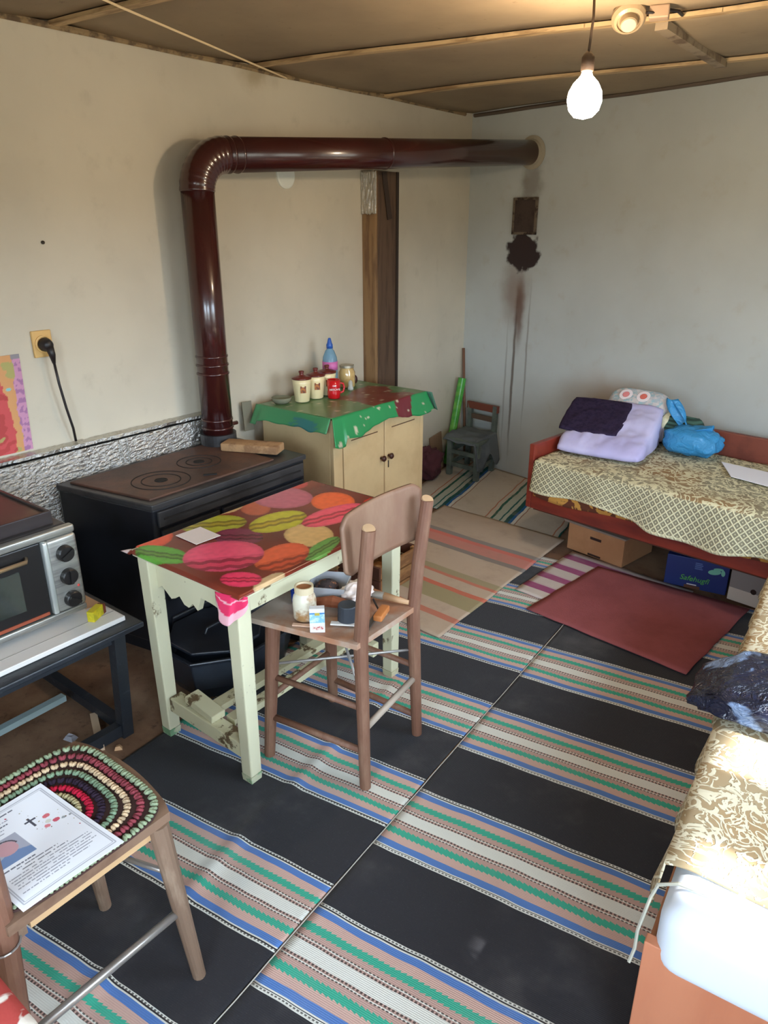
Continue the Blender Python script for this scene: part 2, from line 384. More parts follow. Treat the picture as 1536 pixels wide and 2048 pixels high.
# v measured along the seam from y=.20; band starts (at the seam)
wl_, wr_ = .80, .95
def shift_uv(o, du, dv):
    for l in o.data.uv_layers[0].data: l.uv = (l.uv[0] + du, l.uv[1] + dv)
def kilim(y0, y1, left):
    s0, s1 = xs(y0), xs(y1)
    if left: return [(s0 - wl_, y0 - .05), (s0 - .003, y0), (s1 - .003, y1), (s1 - wl_, y1 - .05)]
    return [(s0 + .003, y0), (s0 + wr_, y0 + .06), (s1 + wr_, y1 + .06), (s1 + .003, y1)]
def crease(p):
    d = abs(p.x - (-1.22 - .12 * (p.y - 1.2))); return .009 * max(0, 1 - d / .035) * (1 if p.y < 1.75 else 0)
A = rug('kilim_rug', kilim(.10, 3.02, True), .0045, k_l, 'dark kilim rug with bright stripes under the table, left of the seam', nu=60, nv=110, crease=crease)
shift_uv(A, 0, .10 - (.747 - .4345 * 2) + TS * .80)
B_ = rug('kilim_rug', kilim(.10, 3.02, False), .0045, k_r, 'dark kilim rug with bright stripes beside the right-hand couch', nu=40)
shift_uv(B_, 0, .10 - (.665 - .4545 * 2))
MB().tube([(xs(y) + .003 + .002 * ns(y * 7, 5), y, .0085 + .001 * ns(y * 9, 2)) for y in [.12 + i * .05 for i in range(58)]], .0014, 6).build('selvedge', mat('pale_yarn', (186, 180, 172), .95), B_)
def stripe_mat(name, axis, period, stops, c2, wobble=.02, rough=.95):
    n = NT(name); uv = uvn(n); X, Y, _ = n.xyz(uv)
    a = (X if axis == 'x' else Y)
    t = n.math('FRACT', n.math('DIVIDE', n.math('ADD', a, n.math('MULTIPLY', n.math('SUBTRACT', n.noise(uv, 4, 3), .5), wobble)), period))
    c = n.ramp(t, [(p, lin(k)) for p, k in stops], 'CONSTANT')
    c = n.mix(n.rng(n.noise(uv, 6, 6, .7), .45, .8, 0, .5), c, lin(c2))
    n.bump(n.noise(n.vmath('MULTIPLY', uv, (200, 120, 1)), 2, 3), .35, .003)
    return n.done(c, rough, spec=.2)
BE = (186, 166, 146)
be_m = stripe_mat('beige_runner', 'y', 1.16, [(0, BE), (.10, (188, 120, 100)), (.13, BE), (.20, (158, 146, 112)), (.29, (196, 112, 90)), (.32, BE), (.38, (192, 122, 102)), (.40, (160, 148, 118)), (.44, BE), (.56, BE), (.60, (136, 128, 122)), (.63, (196, 132, 120)), (.70, (204, 116, 104)), (.73, (142, 134, 128)), (.76, BE)], (150, 130, 112))
rug('beige_runner_rug', [(-2.02, 2.10), (-1.325, 2.06), (-1.345, 3.24), (-2.10, 3.27)], .0125, be_m, 'worn beige rug with faded orange stripes in front of the cream cabinet', skew=0, nv=50)
WH = (196, 186, 172)
wh_m = stripe_mat('white_runner', 'x', .42, [(0, WH), (.30, (176, 120, 96)), (.32, WH), (.38, (40, 96, 84)), (.42, (176, 184, 172)), (.52, (44, 98, 96)), (.545, (176, 184, 172)), (.60, (36, 86, 84)), (.66, (40, 96, 150)), (.70, (206, 204, 196)), (.75, (150, 116, 100)), (.765, WH)], (158, 140, 122), .03)
rug('white_runner_rug', [(-2.36, 3.24), (-1.36, 3.12), (-1.49, yback(-1.49) - .03), (-2.535, yback(-2.535) - .03)], .0075, wh_m, 'pale rug with blue and green stripes below the small green chair', skew=0, nv=40)
pu_m = stripe_mat('purple_striped_rug', 'y', .125, [(0, (196, 184, 176)), (.5, (152, 82, 118)), (.9, (190, 170, 170))], (170, 150, 150), .02)
rug('purple_striped_rug', [(-1.285, 2.60), (-.72, 2.56), (-.66, 3.06), (-1.255, 3.13)], .0105, pu_m, 'pink and white striped mat half under the burgundy rug', skew=0, nu=20, nv=20)
bu_m = mat('burgundy_felt', (150, 84, 86), .97, c2=(134, 74, 76), scale=5, lo=.35, hi=.75, bump=.4, bscale=260, spec=.15)
rug('burgundy_rug', [(-1.16, 2.465), (-.49, 2.385), (-.425, 3.03), (-1.085, 3.035)], .0165, bu_m, 'plain burgundy rug on top of the others beside the bed', skew=0, nu=20, nv=20)
# ---------------------------------------------------------------- foil board behind stove
n = NT('crinkled_foil'); v = n.coord()
h = n.noise(n.vmath('MULTIPLY', v, (1, 1, 1.6)), 70, 6, .68, .4)
n.bump(h, .5, .01); foil_m = n.done(lin((210, 206, 198)), .16, .92)
t = thing('foil_panel', 'foil covered board along the wall behind the stove and mini oven', 'panel', (-2.52, 1.2, 0))
MB().box(XL + .002, -2.496, .2, 2.03, .0, .720).build('board', mat('dark_gap', (40, 36, 34), .8), t)
def crk(y, z, k=0): return .0030 * noise.fractal(Vector((y * 34, z * 52, k)), .7, 2.1, 3) + .0018 * ns(y * 90, z * 130, k + 5)
MB().sheet(lambda u, v: (-2.490 + crk(.2 + u * 1.83, v * .73), .2 + u * 1.83, .42 + v * .303), 280, 56, .003).build('foil_face', foil_m, t)
MB().sheet(lambda u, v: (-2.494 - v * .054, .2 + u * 1.83, .742 + crk(.2 + u * 1.83, v * .06, 3) * .8), 280, 10, .012).build('top_ledge', foil_m, t)
for y in (1.53, 1.56): MB().tube([(-2.488, y, .62), (-2.485, y, .67), (-2.488, y, .72)], .004, 6).build('seam_fold', foil_m, t)
# ---------------------------------------------------------------- stove
blk = mat('black_enamel', (30, 32, 38), .32, c2=(24, 26, 30), scale=6, spec=.5)
iron = mat('rusty_cast_iron', (86, 66, 57), .5, c2=(112, 78, 62), scale=7, lo=.35, hi=.7, bump=.25, bscale=120, metal=.35)
dkgrey = mat('dark_grey_enamel', (58, 57, 58), .38, c2=(42, 42, 44), scale=9)
chrome = mat('chrome', (210, 208, 200), .18, 1.0)
def quad(a, b, c_, d): return [a, b, c_, d]
SB, SF = -2.475, -2.02
t = thing('wood_stove', 'black wood-burning stove with a rusty iron cooking plate', 'stove', (-2.25, 1.68, 0))
body = [(SB, 1.245), (SF, 1.325), (SF, 2.065), (SB, 2.065)]
MB().prism([(SB + .02, 1.27), (SF - .03, 1.345), (SF - .03, 2.045), (SB + .02, 2.045)], 0, .06).build('plinth', blk, t)
MB().prism(body, .06, .60).build('body', blk, t, bevel=.006)
pl = MB().prism([(SB - .0, 1.238), (SF + .008, 1.32), (SF + .008, 2.072), (SB, 2.072)], .6005, .622).build('rim', dkgrey, t, bevel=.004)
tp = MB().prism([(SB + .035, 1.275), (SF - .035, 1.345), (SF - .035, 1.93), (SB + .035, 1.93)], .6205, .630).build('cooking_plate', iron, t, bevel=.003)
for (cx, cy, rr) in ((-2.19, 1.49, (.105, .07, .022)), (-2.26, 1.72, (.085, .05, .02))):
    for r in rr:
        ring = []
        for i in range(41):
            a = 2 * math.pi * i / 40; ring.append((cx + r * math.cos(a), cy + r * math.sin(a), .6302))
        MB().tube(ring, .0022, 5, False).build('ring_joint', mat('soot', (26, 22, 20), .8), tp)
    MB().lathe([(.0, .6302), (.018, .6302), (.018, .632), (0, .632)], (cx, cy, 0), 20).build('lid_hole', MATS['soot'], tp)
MB().bar((-2.11, 1.62, .6325), (-2.08, 1.66, .6325), .012, .004).build('slot', MATS['soot'], tp)
# front: ash strip, fire door, oven door, drawer
x = SF
MB().box(x, x + .012, 1.34, 2.05, .535, .592).build('front_strip', dkgrey, t, bevel=.003)
fd = MB().box(x, x + .016, 1.345, 1.60, .25, .525).build('fire_door', blk, t, bevel=.006)
MB().bar((x + .03, 1.58, .42), (x + .03, 1.58, .48), .012, .012).build('latch', chrome, fd)
od = MB().box(x, x + .016, 1.615, 2.045, .20, .525).build('oven_door', blk, t, bevel=.006)
mb = MB().tube([(x + .012, 1.70, .49), (x + .045, 1.71, .492), (x + .048, 1.80, .492), (x + .048, 1.90, .492), (x + .045, 1.99, .492), (x + .012, 2.0, .49)], .006, 8).build('handle', mat('dark_chrome', (120, 116, 112), .25, 1.0), od, smooth=True)
MB().ell((x + .05, 1.795, .493), (.011, .013, .011), 10, 8).build('knob', chrome, od, smooth=True)
MB().box(x, x + .014, 1.345, 2.045, .07, .185).build('drawer', blk, t, bevel=.006)
MB().box(x + .0122, x + .0150, 1.36, 2.03, .560, .566).build('strip_groove', MATS['soot'], t)
tag(MB(TR(-2.205, 1.955, .6305, .42)).box(-.125, .125, -.042, .042, 0, .034).build('brick', mat('tan_brick', (176, 138, 98), .9, c2=(140, 104, 72), scale=14, bump=.5, bscale=70), bevel=.006, seg=3),
    'flat tan brick lying on the back corner of the stove top', 'brick')
# ---------------------------------------------------------------- stove pipe
n = NT('maroon_pipe_enamel'); v = n.coord()
c = n.mix(n.rng(n.noise(v, 5, 4), .4, .7), lin((62, 22, 20)), lin((52, 20, 19)))
n.b.inputs['Coat Weight'].default_value = .6; n.b.inputs['Coat Roughness'].default_value = .12
pipe_m = n.done(c, .25, .0)
t = thing('stove_pipe', 'maroon stove pipe rising from the stove and bending to the back wall', 'pipe', (-2.41, 1.95, .63))
PR = .064
p0 = Vector((-2.41, 1.95, .6305)); pe = Vector((-2.41, 1.95, 1.745)); p1 = Vector((-2.09, yback(-2.09) - .002, 1.877))
dh = (p1 - pe).normalized(); RB = .125
pv = MB().tube([p0 + Vector((0, 0, .045)), pe - Vector((0, 0, RB))], PR, 32).build('vertical_pipe', pipe_m, t, smooth=True)
MB().tube([p0, p0 + Vector((0, 0, .046))], PR + .012, 32).build('stove_collar', dkgrey, t, smooth=False)
for z, r in ((.70, .004), (.735, .003), (.93, .004), (.965, .004), (1.0, .003)):
    MB().lathe([(PR - .004, z - .006), (PR + r * .7, z - .004), (PR + r, z), (PR + r * .7, z + .004), (PR - .004, z + .006)], (p0.x, p0.y, 0), 32).build('bead', pipe_m, pv, smooth=True)
MB().tube([(p0.x + .01, p0.y + PR - .005, .70), (p0.x + .01, p0.y + PR + .035, .70)], .009, 8).build('damper_knob', pipe_m, pv)
el = []; er = []
A0 = pe - Vector((0, 0, RB)); C0 = A0 + dh * RB; up = Vector((0, 0, 1)); up2 = (up - dh * up.dot(dh) * 0)
for i in range(41):
    a = math.pi / 2 * i / 40
    el.append(C0 - dh * RB * math.cos(a) + Vector((0, 0, 1)) * RB * math.sin(a)); er.append(PR + .003 + .0008 * math.sin(i * math.pi / 2))
el = [Vector(p) for p in el]
MB().tube(el, er, 32).build('elbow', pipe_m, t, smooth=True)
hs = el[-1]
ph_ = MB().tube([hs - dh * .005, p1], PR, 32).build('horizontal_pipe', pipe_m, t, smooth=True)
q = Vector((0, 0, 1)).rotation_difference(dh)
for s_ in (.02, .06, .86):
    c0 = hs + dh * s_; MB().lathe([(PR - .004, -.006), (PR + .003, -.004), (PR + .0035, 0), (PR + .003, .004), (PR - .004, .006)], c0, 32, dh).build('bead', pipe_m, ph_, smooth=True)
MB().lathe([(PR + .002, -.03), (PR + .004, -.008), (PR + .022, -.004), (PR + .022, .0), (PR, .0)], p1 - dh * .002 + Vector((.0, -.004, 0)), 32, dh).build('wall_collar', mat('plaster_ring', (158, 148, 128), .8), t)
# ---------------------------------------------------------------- things on left wall
t = thing('power_socket', 'yellowed wall socket with a black plug in it', 'socket', (XL, 1.315, 1.06))
yel = mat('yellowed_plastic', (214, 172, 104), .4)
MB().box(XL, XL + .012, 1.279, 1.350, 1.066, 1.158).build('plate', yel, t, bevel=.003)
MB().lathe([(.030, 0), (.030, .005), (.026, .006), (.024, .001)], (XL + .012, 1.315, 1.112), 24, (1, 0, 0)).build('socket_ring', yel, t)
t = thing('power_plug', 'black plug and cable hanging from the wall socket', 'cable', (XL + .02, 1.32, .75))
bp = mat('black_plastic', (30, 24, 24), .45)
MB().lathe([(.024, 0), (.024, .012), (.018, .03), (.012, .036), (0, .037)], (XL + .013, 1.318, 1.110), 20, (1, 0, 0)).build('plug', bp, t, smooth=True)
MB().tube([(XL + .04, 1.320, 1.105), (XL + .042, 1.325, 1.075), (XL + .040, 1.328, 1.045)], [.015, .012, .006], 10).build('strain_relief', bp, t, smooth=True)
MB().tube([(XL + .040, 1.328, 1.05), (XL + .042, 1.333, .97), (XL + .040, 1.346, .88), (XL + .036, 1.362, .80), (XL + .022, 1.372, .747)], .0048, 8).build('cable', bp, t, smooth=True)
def mapcol(u, v):
    y = u; k = ns(u * 5, v * 6, 1) * .5 + ns(u * 14, v * 16, 4) * .3
    e = .82 + .04 * math.sin(v * 5.5) + k * .12
    if u > .915 + k * .05: c = (196, 140, 170) if ns(u * 30, v * 20) > -.1 else (160, 110, 150)
    elif u > e: c = (206, 150, 96) if k < .12 else (168, 160, 96)
    else: c = (196, 74, 74) if k < .1 else (176, 60, 58)
    if u < .75 and k > .30: c = (170, 150, 90)
    if (u - .85) ** 2 + ((v - .66) * 1.3) ** 2 < .0006: c = (130, 190, 190)
    if v > .955 and u > .91: c = (140, 135, 140)
    return lin(c)
tag(MB().sheet(lambda u, v: (XL + .003 + .002 * math.sin(u * 9), .86 + u * .367 - .010 * (1 - v), .750 + v * .338), 110, 100, .0012, color=mapcol).build('wall_map', attr_mat('map_paper', .6)),
    'colourful printed map pinned low on the left wall', 'map')
tag(MB().lathe([(.0, 0), (.006, 0), (.006, .006), (.002, .01), (0, .01)], (XL - .0005, 1.379, 1.446), 10, (1, 0, 0)).build('nail', mat('rust_nail', (70, 60, 50), .6, .5)), 'dark nail head in the bare left wall', 'nail')
tag(MB().lathe([(.056, 0), (.056, .008), (.05, .012), (0, .012)], (XL, 2.563, 1.71), 32, (1, 0, 0)).build('vent_cover', mat('white_cover', (222, 224, 214), .5)), 'round white cover on the wall just under the pipe', 'cover')
tag(MB(frame((XL + .03, 2.215, .70), (.12, 1, 0), (-.08, 0, 1))).box(-.025, .028, -.09, .045, 0, .004).build('tin_sheet', mat('grey_tin', (132, 126, 108), .5, .4)), 'small grey tin sheet on the wall behind the stove pipe', 'sheet')
line = mat('cotton_cord', (226, 202, 160), .8)
tag(MB().tube([(XL + .004, 2.607, 2.092), (-2.07, 1.46, 2.072), (-1.05, -.98, 2.06), (-.97, YF + .002, 2.06)], .0035, 6).build('clothesline', line), 'thin pale clothesline stretched under the ceiling', 'clothesline')
# casing with foil top
wood_b = mat('brown_boards', (140, 108, 72), .75, c2=(112, 82, 54), scale=5, stretch=(6, 6, .6), bump=.15)
t = thing('board_casing', 'tall brown board casing behind the cabinet, foil wrapped below the pipe', 'casing', (-2.50, 3.2, 0))
MB().box(XL + .001, -2.462, 3.105, 3.125, 0, 1.755).build('side_board', wood_b, t, bevel=.003)
MB().box(-2.478, -2.460, 3.1255, 3.29, 0, 1.755).build('front_board', mat('dark_brown_board', (92, 70, 52), .75, c2=(74, 54, 40), scale=5, stretch=(6, 6, .6)), t, bevel=.003)
MB().box(-2.4595, -2.452, 3.275, 3.292, 0, 1.755).build('edge_strip', mat('edge_dark', (52, 40, 32), .8), t)
def foilfn(u, v): return (XL + .002 + u * .098, 3.098 - .004 * ns(u * 9, v * 9) - (.008 * ns(u * 14, v * 3, 5)), 1.555 + v * .20 - .02 * (1 - v) * max(0, ns(u * 8, 3)))
MB().sheet(foilfn, 20, 20, .002).build('foil_wrap', foil_m, t, smooth=True)
MB().bar((-2.455, 3.17, 1.75), (-2.452, 3.215, 1.53), .035, .004, (1, 0, 0)).build('dark_strap', mat('strap', (58, 44, 36), .8), t)
# flue door on back wall
t = thing('flue_door', 'sooty metal flue door in the back wall above the black blot', 'flue door', (-2.11, yback(-2.11), 1.44))
R_ = TR(-2.11, yback(-2.11), 0, BA)
fm = mat('sooty_metal', (74, 60, 54), .5, c2=(58, 44, 40), scale=9, metal=.2)
MB(R_).box(-.082, .082, -.012, 0, 1.455, 1.645).build('plate', fm, t, bevel=.004)
m_ = MB(R_); z0, z1, a = 1.455, 1.645, .086
for (b0, b1, c0, c1) in ((-a, -a + .012, z0, z1), (a - .012, a, z0, z1), (-a, a, z1 - .01, z1 + .004), (-a, a, z0 - .004, z0 + .01)): m_.box(b0, b1, -.018, -.004, c0, c1)
m_.build('rim', mat('worn_rim', (122, 108, 92), .45, .4, c2=(64, 50, 44), scale=30), t)
# ---------------------------------------------------------------- cabinet
cream = mat('cream_paint', (214, 186, 140), .45, c2=(196, 166, 122), scale=4, lo=.35, hi=.75)
t = thing('cream_cabinet', 'cream painted two-door wooden cabinet beside the stove', 'cabinet', (-2.24, 2.6, 0))
CX0, CX1, CY0, CY1, CZ = -2.47, -2.03, 2.262, 2.945, .722
MB().box(CX0, CX1 - .02, CY0, CY1, 0, CZ).build('body', cream, t, bevel=.004)
for a, b in ((CY0, CY0 + .06), (CY1 - .03, CY1)): MB().box(CX1 - .0195, CX1, a, b, 0, CZ).build('stile', cream, t, bevel=.003)
MB().box(CX1 - .0195, CX1, CY0 + .0605, CY1 - .0305, CZ - .05, CZ).build('rail', cream, t, bevel=.003)
ym = 2.62
for k, (a, b) in enumerate(((CY0 + .064, ym - .004), (ym + .004, CY1 - .034))):
    d = MB().box(CX1 - .018, CX1 + .004, a, b, .06, CZ - .054).build('door', cream, t, bevel=.004)
    MB().box(CX1 + .002, CX1 + .0048, a + .05, b - .05, CZ - .115, CZ - .110).build('groove', mat('brown_line', (96, 66, 42), .8), d)
    kx = b - .025 if k == 0 else a + .025
    MB().lathe([(.006, 0), (.006, .012), (.014, .016), (.015, .022), (.009, .028), (0, .029)], (CX1 + .004, kx, .475), 14, (1, 0, 0)).build('knob', mat('dark_knob', (62, 30, 22), .35), d, smooth=True)
    if k: MB().box(CX1 + .003, CX1 + .0055, kx - .004, kx + .003, .415, .45).build('keyhole', mat('keyhole_dark', (40, 26, 20), .6), d)
MB().box(CX1 - .0175, CX1 - .004, ym - .0035, ym + .0035, .06, CZ - .054).build('door_gap', mat('gap_brown', (110, 60, 34), .8), t)
# oilcloth
def oil(u, v):
    r, g = (128, 60, 48), (84, 122, 74)
    y = CY0 - .01 + v * (CY1 - CY0 + .06); xx = u
    k = ns(u * 6, v * 6, 2) * .06
    c = (92, 128, 82) if u < .80 else (44, 138, 80)
    if .42 + k < v < .86 + k * 2 and .34 + k - (v - .5) * .3 < u < .80: c = (122, 56, 46)
    if .60 + k < v < .80 + k and u >= .80: c = (112, 40, 48)
    if ns(u * 22, v * 30, 7) > .52: c = (196, 186, 160)
    return lin(c)
def oilfn(u, v):
    x = CX0 - .005 + min(u, .8) / .8 * (CX1 - CX0 + .012)
    y = CY0 - .012 + v * (CY1 - CY0 + .024); z = CZ + .012
    if u > .8:
        d = (u - .8) / .2; flare = .03 + .015 * ns(v * 7, 2) + .012 * max(0, 1 - v * 4)
        x += flare * d; z -= d * (.085 + .018 * math.sin(v * 9) + .010 * ns(v * 12, 1) + (.03 if v < .1 else 0)) ; y -= .03 * d * max(0, 1 - v * 5); y += .03 * d * max(0, v * 5 - 4)
    return (x, y, z + .003 * ns(x * 9, y * 9))
t = thing('oilcloth', 'worn green oilcloth with a dark red patch draped over the cabinet', 'oilcloth', (-2.24, 2.6, CZ))
oc = attr_mat('oilcloth_print', .3, .5)
MB().sheet(oilfn, 60, 90, .0015, color=oil).build('top_sheet', oc, t, smooth=True)
def oilside(u, v):
    x = CX0 - .02 + u * (CX1 - CX0 + .02); d = v
    return (x, CY0 - .013 - (.028 + .02 * max(0, 1 - u * 4)) * d - .006 * math.sin(u * 9) * d, CZ + .011 - d * (.062 + .012 * ns(u * 7, 4) + (.02 if u < .08 else 0)))
MB().sheet(oilside, 40, 10, .0015, color=lambda u, v: lin((70, 138, 90) if not (.55 < u + ns(u * 9, v * 9) * .1 < .85 and v > .3) else (58, 120, 118))).build('side_flap', oc, t, smooth=True)
def oilend(u, v):
    x = -2.14 + u * .15; return (x, CY1 + .012 + (.035 + .02 * u) * v, CZ + .011 - v * (.05 + .05 * u))
MB().sheet(oilend, 10, 8, .0015, color=lambda u, v: lin((74, 116, 96) if u > .45 else (196, 186, 160))).build('end_flap', oc, t, smooth=True)
ZT = CZ + .015
# cabinet-top objects
cer = mat('cream_ceramic', (232, 214, 166), .3, coat=.3); lid_m = mat('brown_lid', (98, 34, 26), .35, coat=.3); dec = mat('amber_motif', (176, 104, 36), .5, c2=(96, 40, 22), scale=60, lo=.4, hi=.6)
for k, (x, y, lab) in enumerate(((-2.345, 2.405, 'cream canister with brown lid, nearest to the stove'), (-2.345, 2.500, 'cream canister with brown lid, middle one of three'), (-2.355, 2.590, 'cream canister with brown lid, half hidden behind the red mug'))):
    t = thing('canister', lab, 'canister', (x, y, ZT), 'cream canisters on the cabinet')
    MB().lathe([(.030, 0), (.034, .004), (.042, .085), (.044, .105), (.040, .105)], (x, y, ZT), 24).build('jar', cer, t, smooth=True)
    l = MB().lathe([(.046, .1055), (.046, .112), (.030, .118), (.010, .122), (.010, .132), (.013, .137), (.011, .142), (0, .143)], (x, y, ZT), 24).build('lid', lid_m, t, smooth=True)
    MB(frame((x, y, ZT + .062), (.60, .80, 0), (0, 0, 1))).box(-.013, .013, -.016, .016, .0385, .0405).build('motif', dec, t)
t = thing('mug', 'shiny red mug with white lettering on the green oilcloth', 'mug', (-2.275, 2.548, ZT))
red = mat('red_glaze', (196, 20, 30), .18, coat=.5)
MB().lathe([(.026, 0), (.030, .004), (.031, .030), (.029, .040), (.031, .052), (.032, .088), (.029, .088), (.028, .01), (0, .01)], (-2.275, 2.548, ZT), 28).build('cup', red, t, smooth=True)
hd = Vector((.35, .94, 0)); hp = Vector((-2.275, 2.548, ZT))
MB().tube([hp + hd * .028 + Vector((0, 0, .02)), hp + hd * .05 + Vector((0, 0, .026)), hp + hd * .056 + Vector((0, 0, .045)), hp + hd * .05 + Vector((0, 0, .064)), hp + hd * .029 + Vector((0, 0, .07))], .005, 8).build('handle', red, t, smooth=True)
wht = mat('white_print', (236, 226, 222), .5)
fr = frame((-2.275 + .78 * .0325, 2.548 - .62 * .0325, ZT + .046), (.62, .78, 0), (0, 0, 1))
text_part('NESCAFE', .0125, wht, t, fr)
MB(fr).box(-.002, .004, .014, .021, 0, .001).build('accent', wht, t)
# bottle
t = thing('water_bottle', 'clear blue plastic bottle with a pink label and blue cap', 'bottle', (-2.40, 2.665, ZT))
pet = clear_mat('blue_pet', (168, 206, 226), .38, .06)
bx, by = -2.40, 2.665
MB().lathe([(.030, 0), (.036, .006), (.037, .04), (.034, .05), (.037, .06), (.037, .14), (.034, .165), (.022, .195), (.013, .205), (.013, .215)], (bx, by, ZT), 28).build('bottle_body', pet, t, smooth=True)
MB().lathe([(.0378, .105), (.0378, .145)], (bx, by, ZT), 28).build('label_band', mat('pink_label', (206, 110, 170), .5), t, smooth=True)
cp = mat('blue_cap', (44, 92, 176), .35)
MB().lathe([(.016, .207), (.016, .225), (.012, .232), (.009, .246), (.006, .256), (0, .257)], (bx, by, ZT), 20).build('cap', cp, t, smooth=True)
t = thing('preserve_jar', 'glass jar of pale preserve with a metal lid near the brown casing', 'jar', (-2.395, 2.785, ZT))
MB().lathe([(.036, 0), (.041, .005), (.041, .075), (.034, .09), (.034, .098), (0, .098)], (-2.395, 2.785, ZT), 28).build('jar_body', mat('preserve_cream', (206, 176, 116), .15, c2=(186, 150, 92), scale=12, coat=.6), t, smooth=True)
MB().lathe([(.037, .0985), (.037, .110), (.034, .112), (0, .112)], (-2.395, 2.785, ZT), 28).build('lid', mat('dull_metal_lid', (190, 182, 160), .35, .7), t)
t = thing('glass_dish', 'small clear glass dish at the cabinet corner by the stove', 'dish', (-2.40, 2.325, ZT))
MB().lathe([(.034, 0), (.044, .012), (.046, .026), (.043, .026), (.040, .012), (0, .006)], (-2.40, 2.325, ZT), 28).build('bowl', clear_mat('dish_glass', (176, 176, 150), .4, .08), t, smooth=True)
t = thing('glass_stopper', 'tiny clear glass salt cellar beside the preserve jar', 'salt cellar', (-2.33, 2.735, ZT))
gl = clear_mat('cut_glass', (226, 228, 222), .45, .05)
MB().lathe([(.014, 0), (.016, .01), (.010, .022), (.012, .034), (.008, .046), (0, .05)], (-2.33, 2.735, ZT), 12).build('glass', gl, t, smooth=True)
tag(MB().ell((-2.41, 2.86, ZT + .024), (.018, .016, .024), 12, 8).build('dark_onion', mat('dark_skin', (60, 26, 26), .4), smooth=True), 'dark reddish onion tucked behind the preserve jar', 'onion')
tag(MB().hexa([(-2.520, 3.76, 0), (-2.512, 3.76, 0), (-2.512, 3.895, 0), (-2.520, 3.895, 0)], [(-2.546, 3.76, .22), (-2.540, 3.76, .22), (-2.540, 3.895, .24), (-2.546, 3.895, .24)]).build('cardboard_sheet', mat('old_cardboard', (134, 106, 80), .9)), 'brown cardboard sheet leaning in the corner behind the small chair', 'cardboard')
# ---------------------------------------------------------------- mini oven on its stand
ov_s = mat('brushed_steel', (176, 176, 170), .35, .75, c2=(150, 150, 146), scale=3, stretch=(1, 1, 30))
ov_b = mat('oven_black', (26, 24, 24), .35)
t = thing('oven_stand', 'black angle-iron stand carrying the mini oven', 'stand', (-2.08, .6, 0))
bi = mat('black_painted_iron', (38, 42, 48), .4, c2=(66, 70, 74), scale=26, lo=.6, hi=.75, bump=.2)
SX0, SX1, SY0, SY1, SZ = -2.40, -1.69, .05, 1.035, .425
MB().box(SX0, SX1, SY0, SY1, SZ - .018, SZ).build('top', bi, t, bevel=.004)
for lx, ly in ((-1.80, .985), (-1.80, .12), (-2.33, 1.0), (-2.33, .12)):
    MB().hexa([(lx - .018, ly - .018, .0), (lx + .018, ly - .018, .0), (lx + .018, ly + .018, .0), (lx - .018, ly + .018, .0)],
              [(lx + .02, ly - .018, SZ - .0185), (lx + .056, ly - .018, SZ - .0185), (lx + .056, ly + .018, SZ - .0185), (lx + .02, ly + .018, SZ - .0185)]).build('leg', bi, t)
MB().bar((-1.80, .138, .03), (-1.80, .966, .03), .03, .04).build('bottom_rail', bi, t)
MB().bar((-2.312, .99, .03), (-1.819, .985, .03), .03, .035).build('bottom_rail', bi, t)
MB().box(-2.3, -1.765, .14, .97, SZ - .075, SZ - .06).build('under_shelf', bi, t)
MB().bar((-1.99, .16, .09), (-2.05, .93, .06), .025, .02).build('pale_brace', mat('pale_blue_paint', (150, 168, 168), .5), t)
t = thing('white_board', 'white laminate board under the mini oven', 'board', (-2.0, .6, SZ))
lam = mat('white_laminate', (226, 222, 216), .3)
MB().box(-2.38, -1.735, .06, 1.005, SZ + .001, SZ + .016).build('panel', lam, t, bevel=.002)
MB().box(-1.7875, -1.785, .06, 1.0, SZ + .0155, SZ + .0166).build('seam_line', mat('grey_line', (150, 146, 140), .6), t)
MB().prism([(-2.0, .96), (-1.86, .955), (-1.85, 1.003), (-1.99, 1.003)], SZ + .0162, SZ + .0172).build('tan_patch', mat('patch_tan', (206, 172, 140), .7), t)  # thin tan patch on the corner of the white board
OZ = SZ + .017; OX, OX0 = -1.825, -2.27; OY0, OY1 = .42, .945; OT = .728
t = thing('mini_oven', 'silver mini oven with three black knobs and hotplates on top', 'oven', (-2.05, .68, OZ))
MB().box(OX0, OX - .025, OY0, OY1 - .005, OZ + .022, OT).build('casing', mat('oven_casing', (60, 58, 58), .4), t, bevel=.008)
for fy in (OY0 + .05, OY1 - .05):
    for fx in (OX0 + .05, OX - .06): MB().lathe([(.014, 0), (.016, .0225)], (fx, fy, OZ), 14).build('foot', ov_b, t)
m_ = MB(); m_.box(OX - .0245, OX, OY0, OY1, OT - .022, OT).box(OX - .0245, OX, OY0, OY1, OZ + .02, OZ + .04).box(OX - .0245, OX, OY0, OY0 + .02, OZ + .0405, OT - .0225)
m_.build('front_frame', ov_s, t, bevel=.005, seg=3)
MB().box(OX - .0245, OX + .004, OY1 - .088, OY1, OZ + .041, OT - .023).build('control_panel', ov_s, t, bevel=.010, seg=4)
MB().box(OX - .024, OX + .008, OY1 - .1, OY1 - .084, OZ + .042, OT - .023).build('panel_edge', mat('pale_steel', (200, 206, 202), .3, .6), t, bevel=.006, seg=3)
dr = MB().box(OX - .024, OX - .004, OY0 + .021, OY1 - .101, OZ + .0415, OT - .0235).build('door', ov_b, t, bevel=.004)
MB().box(OX - .0045, OX - .0015, OY0 + .05, OY1 - .17, OZ + .085, OT - .085).build('glass', mat('oven_glass', (58, 62, 56), .08, c2=(40, 44, 40), scale=4, coat=.5), dr)
MB().tube([(OX - .004, OY0 + .05, OT - .055), (OX + .018, OY0 + .06, OT - .055), (OX + .018, OY1 - .155, OT - .055), (OX - .004, OY1 - .145, OT - .055)], .006, 8).build('handle', mat('brass_handle', (186, 160, 128), .3, .8), dr, smooth=True)
